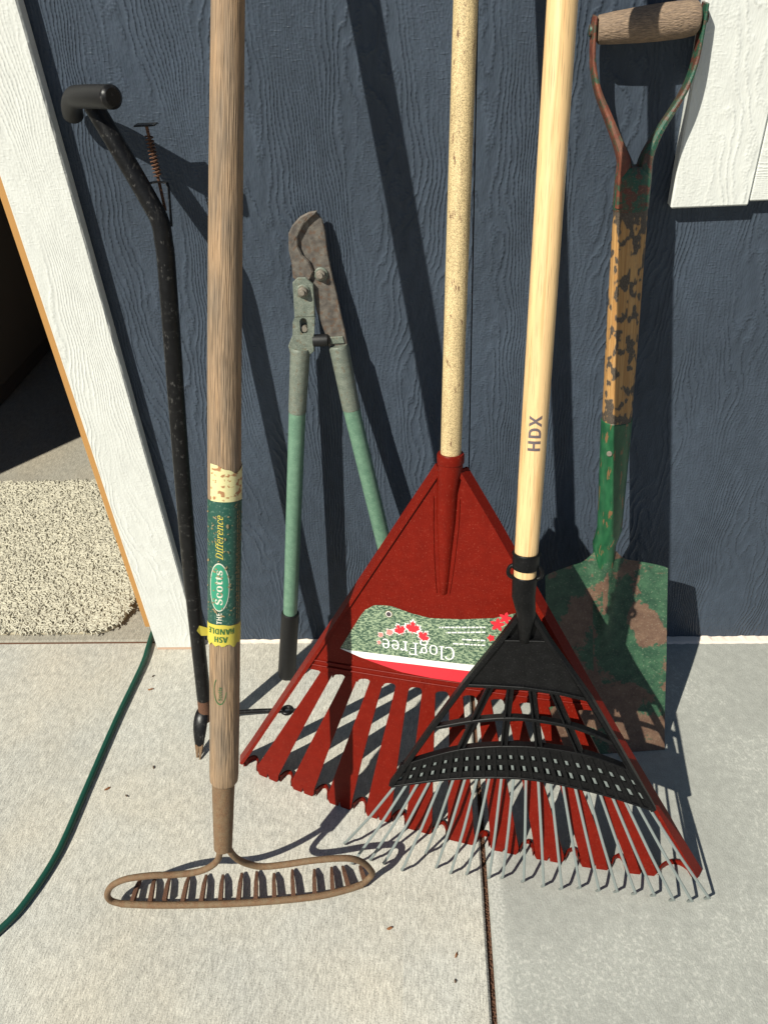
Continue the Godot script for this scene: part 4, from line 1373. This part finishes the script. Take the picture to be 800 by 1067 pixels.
# ---- stand-up weeder with a bent black shaft
func weeder() -> void:
	var t := thing("weed_puller", "black bent-shaft weeding tool with a T-shaped grip, small spring and rusty foot claw", "weeder", Vector3(-0.31, 0, 0.22))
	var s := Shape.new()
	var sh := v3([[-0.3029, 0.9960, 0.050], [-0.2743, 0.9381, 0.0640], [-0.2500, 0.8860, 0.0760], [-0.2420, 0.8640, 0.0800], [-0.2415, 0.8400, 0.0845], [-0.2440, 0.80, 0.0915], [-0.2653, 0.5871, 0.129], [-0.285, 0.3717, 0.167], [-0.3007, 0.1482, 0.2070], [-0.3050, 0.0870, 0.2180]])
	var line := smooth_line(sh, 4)
	tube(s, line, same(0.0120, line.size()), 22)
	part("shaft", s, M.black_metal, t)
	s = Shape.new()
	var grip := smooth_line(v3([[-0.3440, 0.9800, 0.018], [-0.3380, 0.9930, 0.0300], [-0.3240, 1.0050, 0.0480], [-0.3050, 1.0090, 0.070], [-0.2800, 1.0120, 0.095], [-0.2540, 1.0140, 0.118]]), 4)
	var gr := same(0.0128, grip.size())
	gr[0] = 0.0100
	gr[gr.size() - 1] = 0.0122
	tube(s, grip, gr, 24)
	part("grip", s, M.black_rubber, t)
	s = Shape.new()
	var gd: Vector3 = (grip[grip.size() - 1] - grip[grip.size() - 3]).normalized()
	tube(s, [grip[grip.size() - 1] - gd * 0.001, grip[grip.size() - 1] + gd * 0.003, grip[grip.size() - 1] + gd * 0.006], [0.0130, 0.0128, 0.0095], 22)
	part("grip_cap", s, M.black_metal, t)
	# release rod with its spring and thumb plate
	var r0 := Vector3(-0.2420, 0.9720, 0.052)
	var r1 := Vector3(-0.2385, 0.8720, 0.0600)
	s = Shape.new()
	tube(s, [r0, r1], [0.0020, 0.0020], 10)
	part("release_rod", s, M.rust_dark, t)
	s = Shape.new()
	box(s, Vector3(-0.2560, 0.9717, 0.044), Vector3(-0.2290, 0.9736, 0.060), 0.0008)
	part("thumb_plate", s, M.black_metal, t)
	s = Shape.new()
	var coil := []
	var ax := (r1 - r0).normalized()
	var e1 := ax.cross(Vector3(0, 0, 1)).normalized()
	var e2 := ax.cross(e1)
	for i in 121:
		var w := TAU * i / 11.0
		coil.append(r0 + ax * (0.012 + 0.046 * i / 120.0) + (e1 * cos(w) + e2 * sin(w)) * 0.0046)
	tube(s, coil, same(0.0009, 121), 6)
	part("spring", s, M.rust_dark, t)
	s = Shape.new()
	strap(s, v3([[-0.2530, 0.9075, 0.066], [-0.2405, 0.9080, 0.0600], [-0.2290, 0.9060, 0.0600], [-0.2275, 0.9000, 0.0620], [-0.2300, 0.8560, 0.0750]]), 0.0085, 0.0018, Vector3(0, 0, 1))
	part("rod_bracket", s, M.black_metal, t)
	# foot: socket lug, claw and tread bar with an eye at its end
	s = Shape.new()
	tube(s, v3([[-0.3045, 0.0960, 0.2165], [-0.3065, 0.0660, 0.2215], [-0.3085, 0.0450, 0.2260], [-0.3090, 0.0380, 0.2270]]), [0.0114, 0.0122, 0.0118, 0.0080], 20)
	part("lug", s, M.rust_dark, t)
	s = Shape.new()
	tube(s, smooth_line(v3([[-0.3085, 0.0640, 0.2190], [-0.3115, 0.0590, 0.2300], [-0.3140, 0.0460, 0.2440], [-0.3152, 0.0300, 0.2570], [-0.3160, 0.0170, 0.2655]]), 3), [0.0060, 0.0090, 0.0112, 0.0122, 0.0128, 0.0130, 0.0128, 0.0122, 0.0114, 0.0104, 0.0094, 0.0084, 0.0075], 18, true, 0.5, Vector3(1, 0, 0))
	part("claw", s, M.black_metal, t)
	for side: float in [-1.0, 1.0]:
		s = Shape.new()
		taper(s, Vector3(-0.3160 + side * 0.0036, 0.0190, 0.2640), Vector3(-0.3172 + side * 0.0028, 0.0015, 0.2810 + side * 0.002), Vector3(1, 0, 0), 0.0072, 0.0070, 0.0024, 0.0022)
		part("claw_point", s, M.rust, t)
	s = Shape.new()
	tube(s, smooth_line(v3([[-0.3080, 0.0440, 0.2210], [-0.2800, 0.0360, 0.2100], [-0.2300, 0.0330, 0.2030], [-0.1850, 0.0310, 0.2000], [-0.1760, 0.0310, 0.1995]]), 3), same(0.0042, 13), 12)
	part("tread_bar", s, M.black_metal, t)
	s = Shape.new()
	var eye := []
	for i in 19:
		var w := TAU * i / 18.0
		eye.append(Vector3(-0.1670 + 0.0085 * cos(w), 0.0300 + 0.0015 * sin(w), 0.1985 + 0.0085 * sin(w)))
	tube(s, eye, same(0.0040, 19), 10, false)
	part("eye", s, M.black_metal, t)

# ---------------------------------------------------------------- the place
func swap_uv(s: Shape) -> void:
	for i in s.uv.size():
		s.uv[i] = Vector2(s.uv[i].y * 1.3 + 0.37, s.uv[i].x)

func house() -> void:
	var t := thing("house_wall", "slate blue embossed wood-grain siding wall with white boards beside a doorway", "wall", Vector3(0, 0, 0))
	var panels := [[-0.4640, 0.1642, 0.0], [0.1657, 1.70, 0.004]]
	for q: Array in panels:
		var s := Shape.new()
		box(s, Vector3(q[0], 0.003, -0.012), Vector3(q[1], 2.75, 0.0), 0.0008)
		for i in s.uv.size():
			s.uv[i].x += 0.5 - 0.3 * q[2] / 0.004
		part("siding_panel", s, M.siding, t)
	var s := Shape.new()
	box(s, Vector3(-1.66, 2.06, -0.012), Vector3(-0.4655, 2.75, 0.0), 0.0008)
	part("siding_panel", s, M.siding, t)
	s = Shape.new()
	box(s, Vector3(-3.2, 0.003, -0.012), Vector3(-1.6615, 2.75, 0.0), 0.0008)
	part("siding_panel", s, M.siding, t)
	# framing behind the siding
	s = Shape.new()
	box(s, Vector3(-0.463, 0.0, -0.140), Vector3(1.70, 2.75, -0.0125))
	part("wall_framing", s, M.raw_wood, t)
	s = Shape.new()
	box(s, Vector3(-3.2, 0.0, -0.140), Vector3(-1.68, 2.75, -0.0125))
	part("wall_framing", s, M.raw_wood, t)
	s = Shape.new()
	box(s, Vector3(-1.6795, 2.10, -0.140), Vector3(-0.4635, 2.75, -0.0125))
	part("wall_framing", s, M.raw_wood, t)
	# door surround
	s = Shape.new()
	box(s, Vector3(-0.4640, 0.004, 0.0004), Vector3(-0.3735, 2.15, 0.0208), 0.0022)
	for i in s.uv.size():
		s.uv[i] += Vector2(0.70, -0.03)
	var board := part("door_trim", s, M.trim, t)
	board.set_meta("label", "tall white wood-grain board beside the doorway")
	s = Shape.new()
	box(s, Vector3(-0.4625, 0.0005, 0.001), Vector3(-0.3745, 0.0040, 0.0212))
	part("raw_board_end", s, M.raw_wood, t)
	s = Shape.new()
	box(s, Vector3(-0.5000, 0.014, -0.140), Vector3(-0.4645, 2.07, -0.0290), 0.001)
	part("door_jamb", s, M.jamb, t)
	s = Shape.new()
	box(s, Vector3(-1.665, 0.002, -0.140), Vector3(-1.640, 2.07, -0.029), 0.001)
	part("door_jamb", s, M.jamb, t)
	s = Shape.new()
	box(s, Vector3(-1.755, 0.004, 0.0004), Vector3(-1.6600, 2.15, 0.0208), 0.0022)
	part("door_trim", s, M.trim, t)
	s = Shape.new()
	box(s, Vector3(-1.6590, 2.06, 0.0004), Vector3(-0.4650, 2.15, 0.0208), 0.0022)
	swap_uv(s)
	part("door_trim", s, M.trim, t)
	# window surround on the right
	s = Shape.new()
	box(s, Vector3(0.4215, 0.8365, 0.0004), Vector3(0.5215, 2.2, 0.0208), 0.0022)
	for i in s.uv.size():
		s.uv[i] += Vector2(0.61, 0.12)
	part("window_trim", s, M.trim, t)
	s = Shape.new()
	box(s, Vector3(0.5225, 0.8410, 0.0004), Vector3(1.4, 0.9425, 0.0180), 0.002)
	swap_uv(s)
	part("window_trim", s, M.trim, t)
	s = Shape.new()
	box(s, Vector3(0.5225, 0.9520, 0.0004), Vector3(1.4, 1.06, 0.0180), 0.002)
	swap_uv(s)
	part("window_trim", s, M.trim, t)
	# ragged pale strip where the siding meets the concrete
	var z := noise(61, 90.0, 3)
	var front := []
	var back := []
	for i in 221:
		var x := lerpf(-0.372, 1.45, i / 220.0)
		var wide := lerpf(0.006, 0.0160, smoothstep(0.0, 0.5, x)) + 0.0025 * z.get_noise_1d(x)
		front.append([x, wide])
		back.append([x, 0.0045 + 0.0030 * z.get_noise_1d(x + 20.0)])
	s = Shape.new()
	for i in 220:
		var x0: float = front[i][0]
		var x1: float = front[i + 1][0]
		var a0 := Vector3(x0, maxf(back[i][1], 0.0032) + 0.001, 0.0008)
		var a1 := Vector3(x1, maxf(back[i + 1][1], 0.0032) + 0.001, 0.0008)
		var m0 := Vector3(x0, 0.0030, front[i][1] * 0.75)
		var m1 := Vector3(x1, 0.0030, front[i + 1][1] * 0.75)
		var f0 := Vector3(x0, -0.0005, front[i][1])
		var f1 := Vector3(x1, -0.0005, front[i + 1][1])
		var b0 := Vector3(x0, a0.y - 0.0005, 0.0001)
		var b1 := Vector3(x1, a1.y - 0.0005, 0.0001)
		s.quad(b0, b1, a1, a0, Vector3(0, 1, 0.3))
		s.quad(a0, a1, m1, m0, Vector3(0, 1, 0.5))
		s.quad(m0, m1, f1, f0, Vector3(0, 0.5, 1))
	part("base_strip", s, M.caulk, t)

func slab(called: String, x0: float, x1: float, z0: float, z1: float, m: Material, off: Vector2) -> void:
	var s := Shape.new()
	box(s, Vector3(x0, -0.10, z0), Vector3(x1, 0.0, z1), 0.003)
	for i in s.uv.size():
		s.uv[i] = (s.uv[i] + off) / 1.05
	structure(called, s, m)

func ground() -> void:
	slab("pavement", -3.4, 0.1672, 0.0005, 3.4, M.concrete_warm, Vector2(1.0, 0.0))
	slab("pavement_001", 0.1748, 3.4, 0.0005, 3.4, M.concrete_grey, Vector2(-0.1748, 0.1))
	slab("floor", -3.4, 1.70, -3.6, -0.0045, M.concrete_floor, Vector2(0.3, 0.2))
	var s := Shape.new()
	box(s, Vector3(0.1655, -0.06, 0.0005), Vector3(0.1755, -0.0090, 3.4))
	box(s, Vector3(-3.4, -0.06, -0.0050), Vector3(1.7, -0.004, 0.0010))
	structure("joint_filler", s, M.dirt)
	# grit and moss lodged in the joint
	s = Shape.new()
	for i in 700:
		var c := Vector3(rng.randf_range(0.1700, 0.1745), -0.0070, rng.randf_range(0.30, 0.95))
		var r := rng.randf_range(0.0006, 0.0019)
		var p := []
		for k: Vector3 in [Vector3(1, 0, 0), Vector3(-1, 0, 0), Vector3(0, 1, 0), Vector3(0, 0, 1), Vector3(0, 0, -1)]:
			p.append(c + k.rotated(Vector3.UP, rng.randf() * 3.0) * r * rng.randf_range(0.7, 1.4))
		for k: Array in [[0, 2, 3], [3, 2, 1], [1, 2, 4], [4, 2, 0]]:
			s.face(p[k[0]], p[k[1]], p[k[2]], (p[k[0]] + p[k[1]] + p[k[2]]) / 3.0 - c)
	var g := part("joint_grit", s, M.dirt)
	g.set_meta("kind", "stuff")
	g.set_meta("label", "brown grit lodged in the joint between the two slabs")
	g.set_meta("category", "grit")
	s = Shape.new()
	box(s, Vector3(-40, -0.2, -40), Vector3(40, -0.101, 40))
	structure("ground", s, M.soil)

func room() -> void:
	var s := Shape.new()
	box(s, Vector3(-3.5, 0.0005, -3.7), Vector3(1.8, 2.75, -3.6))
	structure("wall_back", s, M.room)
	s = Shape.new()
	box(s, Vector3(-3.5, 0.0005, -3.599), Vector3(-3.4, 2.75, -0.01))
	structure("wall_left", s, M.room)
	s = Shape.new()
	box(s, Vector3(1.701, 0.0005, -3.599), Vector3(1.8, 2.75, 0.0))
	structure("wall_right", s, M.room)
	s = Shape.new()
	box(s, Vector3(-3.6, 2.751, -3.8), Vector3(1.9, 2.85, 0.02))
	structure("ceiling", s, M.room)
	var t := thing("guessed_cabinet", "guessed furniture added for the dark shape in the unlit room behind the doorway", "guessed_cabinet", Vector3(-1.55, 0, -1.6))  # guessed piece, added to give the black edge inside the doorway
	s = Shape.new()
	box(s, Vector3(-1.85, 0.0, -2.2), Vector3(-1.262, 1.9, -1.0), 0.004)
	part("carcass", s, M.guessed_cabinet, t)
	for k in 2:
		s = Shape.new()
		box(s, Vector3(-1.262, 0.06, -1.595 + 0.6 * k - 0.585), Vector3(-1.246, 1.86, -1.605 + 0.6 * k), 0.002)
		part("door", s, M.guessed_cabinet, t)

func shag_mat() -> void:
	var t := thing("shag_mat", "cream shaggy doormat with a rounded corner lying in the doorway", "mat", Vector3(-0.95, 0, -0.30))
	var x0 := -1.45
	var x1 := -0.556
	var z0 := -0.572
	var z1 := -0.022
	var rc := 0.055
	var s := Shape.new()
	var pl := []
	for c: Array in [[x1 - rc, z1 - rc, 0.0], [x1 - rc, z0 + rc, -0.5], [x0 + rc, z0 + rc, -1.0], [x0 + rc, z1 - rc, -1.5]]:
		for k in 7:
			var w: float = PI * 0.5 - PI * 0.5 * k / 6.0 + c[2] * PI
			pl.append(Vector2(c[0] + rc * cos(w), c[1] + rc * sin(w)))
	prism(s, pl, 0.0012, 0.007, 0.002, func(p: Vector3) -> Vector3: return Vector3(p.x, p.z, p.y))
	part("backing", s, M.mat_back, t)
	# pile: curled loops of yarn
	for variant in 4:
		var sh := Shape.new()
		sh.use_ink = false
		var lean := Vector3(rng.randf_range(-1, 1), 0, rng.randf_range(-1, 1)).normalized()
		var cr := lean.cross(Vector3.UP)
		var pts := [Vector3.ZERO, Vector3(0, 0.0060, 0) + lean * 0.0015, Vector3(0, 0.0088, 0) + lean * 0.0050 + cr * 0.0016, Vector3(0, 0.0090, 0) + lean * 0.0095 - cr * 0.001, Vector3(0, 0.0068, 0) + lean * 0.0130]
		tube(sh, pts, [0.0014, 0.0016, 0.0017, 0.0016, 0.0010], 6)
		var arr := []
		arr.resize(Mesh.ARRAY_MAX)
		arr[Mesh.ARRAY_VERTEX] = sh.v
		arr[Mesh.ARRAY_NORMAL] = sh.n
		arr[Mesh.ARRAY_TEX_UV] = sh.uv
		var am := ArrayMesh.new()
		am.add_surface_from_arrays(Mesh.PRIMITIVE_TRIANGLES, arr)
		am.surface_set_material(0, M.yarn)
		var spots := []
		var tries := 0
		while spots.size() < 13000 and tries < 30000:
			tries += 1
			var p := Vector2(rng.randf_range(x0, x1), rng.randf_range(z0, z1))
			var q := Vector2(clampf(p.x, x0 + rc, x1 - rc), clampf(p.y, z0 + rc, z1 - rc))
			if (p - q).length() > rc:
				continue
			spots.append(p)
		var mm := MultiMesh.new()
		mm.transform_format = MultiMesh.TRANSFORM_3D
		mm.use_colors = true
		mm.mesh = am
		mm.instance_count = spots.size()
		var tone := noise(70 + variant, 9.0, 2)
		for i in spots.size():
			var p: Vector2 = spots[i]
			var sc := rng.randf_range(0.7, 1.15)
			var b := Basis(Vector3.UP, rng.randf() * TAU) * Basis(Vector3.RIGHT, rng.randf_range(-0.35, 0.35))
			mm.set_instance_transform(i, Transform3D(b.scaled(Vector3.ONE * sc), Vector3(p.x, 0.0055, p.y) - t.position))
			var k := 1.0 + 0.14 * tone.get_noise_2d(p.x, p.y) + rng.randf_range(-0.12, 0.10)
			mm.set_instance_color(i, Color(k, k * 0.995, k * 0.97))
		var o := MultiMeshInstance3D.new()
		o.name = "pile"
		o.multimesh = mm
		o.set_meta("kind", "stuff")
		t.add_child(o, true)

func hose() -> void:
	var t := thing("garden_hose", "thin dark green hose curving across the pavement to the doorway", "hose", Vector3(-0.50, 0, 0.34))
	var s := Shape.new()
	var line := smooth_line(v3([[-0.4830, 0.0056, -0.060], [-0.4835, 0.0056, -0.020], [-0.4815, 0.0056, 0.020], [-0.4800, 0.0056, 0.070], [-0.4900, 0.0056, 0.200], [-0.4965, 0.0056, 0.341], [-0.5020, 0.0056, 0.455], [-0.5200, 0.0056, 0.530], [-0.5440, 0.0056, 0.577], [-0.600, 0.0056, 0.640], [-0.70, 0.0056, 0.70]]), 8)
	tube(s, line, same(0.0056, line.size()), 14)
	part("hose_run", s, M.hose, t)

func debris() -> void:
	var spots := [
		[0.029, 0.565, 0.006, 0.4, "curled brown leaf scrap lying by itself in front of the bow rake", "leaf"],
		[0.124, 0.599, 0.0055, 1.2, "pale brown leaf scrap on the pavement left of the slab joint", "leaf"],
		[-0.393, 0.299, 0.0050, 2.0, "dark crumb on the pavement beside the bow rake handle", "crumb"],
		[-0.462, 0.341, 0.0075, 0.8, "orange-brown leaf scrap right of the green hose", "leaf"],
		[-0.424, 0.355, 0.0045, 2.6, "small dark crumb between hose and rake", "crumb"],
		[-0.447, 0.125, 0.0070, 0.2, "brown leaf scrap near the white board and hose", "leaf"],
		[0.504, 0.020, 0.0055, 0.1, "tan leaf scrap on the pale strip right of the shovel", "leaf"],
		[0.121, 0.633, 0.0045, 1.7, "dark twig scrap near the bottom edge left of the joint", "twig"],
		[-0.452, 0.092, 0.0045, 1.0, "dark crumb close to the foot of the white board", "crumb"]]
	for q: Array in spots:
		var called := "leaf_scrap" if q[5] == "leaf" else ("twig_scrap" if q[5] == "twig" else "crumb")
		var t := thing(called, q[4], q[5], Vector3(q[0], 0, q[1]), "debris on the pavement")
		var s := Shape.new()
		var r: float = q[2] * 0.82
		var c := Vector3(q[0], 0.0016, q[1])
		var ring := []
		for i in 9:
			var w := TAU * i / 9.0
			var k := rng.randf_range(0.65, 1.15)
			var p := Vector3(cos(w) * r * k, 0, sin(w) * r * 0.42 * k).rotated(Vector3.UP, q[3])
			ring.append(c + p + Vector3(0, rng.randf_range(-0.0008, 0.0014), 0))
		for i in 9:
			s.face(c + Vector3(0, 0.0016, 0), ring[i], ring[(i + 1) % 9], Vector3.UP)
			s.face(c - Vector3(0, 0.0014, 0), ring[i], ring[(i + 1) % 9], Vector3.DOWN)
		part("blade" if called == "leaf_scrap" else "body", s, M.leaf if q[5] == "leaf" else M.twig, t)

func _ready() -> void:
	rng.seed = 20240611
	# camera
	var cam := Camera3D.new()
	cam.name = "camera"
	cam.fov = 67.33
	cam.near = 0.02
	cam.far = 200.0
	cam.transform = Transform3D(Basis(Vector3(0.998, -0.051, -0.038), Vector3(0.017, 0.796, -0.606), Vector3(0.061, 0.604, 0.795)).orthonormalized(), Vector3(0.0996, 1.15, 1.0832))
	add_child(cam)
	cam.current = true
	# sky
	var sky_mat := ProceduralSkyMaterial.new()
	sky_mat.sky_top_color = Color(0.36, 0.47, 0.62)
	sky_mat.sky_horizon_color = Color(0.70, 0.74, 0.78)
	sky_mat.sky_curve = 0.18
	sky_mat.ground_bottom_color = Color(0.32, 0.30, 0.27)
	sky_mat.ground_horizon_color = Color(0.50, 0.50, 0.48)
	sky_mat.sun_angle_max = 1.0
	var sky := Sky.new()
	sky.sky_material = sky_mat
	var env := Environment.new()
	env.background_mode = Environment.BG_SKY
	env.sky = sky
	env.background_energy_multiplier = 0.55
	env.tonemap_mode = Environment.TONE_MAPPER_LINEAR
	env.tonemap_exposure = 1.3
	env.sdfgi_enabled = true
	env.ssao_enabled = true
	env.ssil_enabled = true
	var we := WorldEnvironment.new()
	we.name = "sky"
	we.environment = env
	add_child(we)
	# sun
	var sun := DirectionalLight3D.new()
	sun.name = "sun"
	sun.light_energy = 1.6
	sun.light_color = Color(1.0, 0.985, 0.935)
	sun.light_angular_distance = 0.5
	sun.shadow_enabled = true
	add_child(sun)
	sun.look_at_from_position(Vector3.ZERO, SUN, Vector3.UP)
	make_materials()
	print("materials ", Time.get_ticks_msec())
	ground()
	house()
	room()
	bow_rake()
	red_rake()
	leaf_rake()
	shovel()
	loppers()
	weeder()
	shag_mat()
	hose()
	debris()
	print("built ", Time.get_ticks_msec())
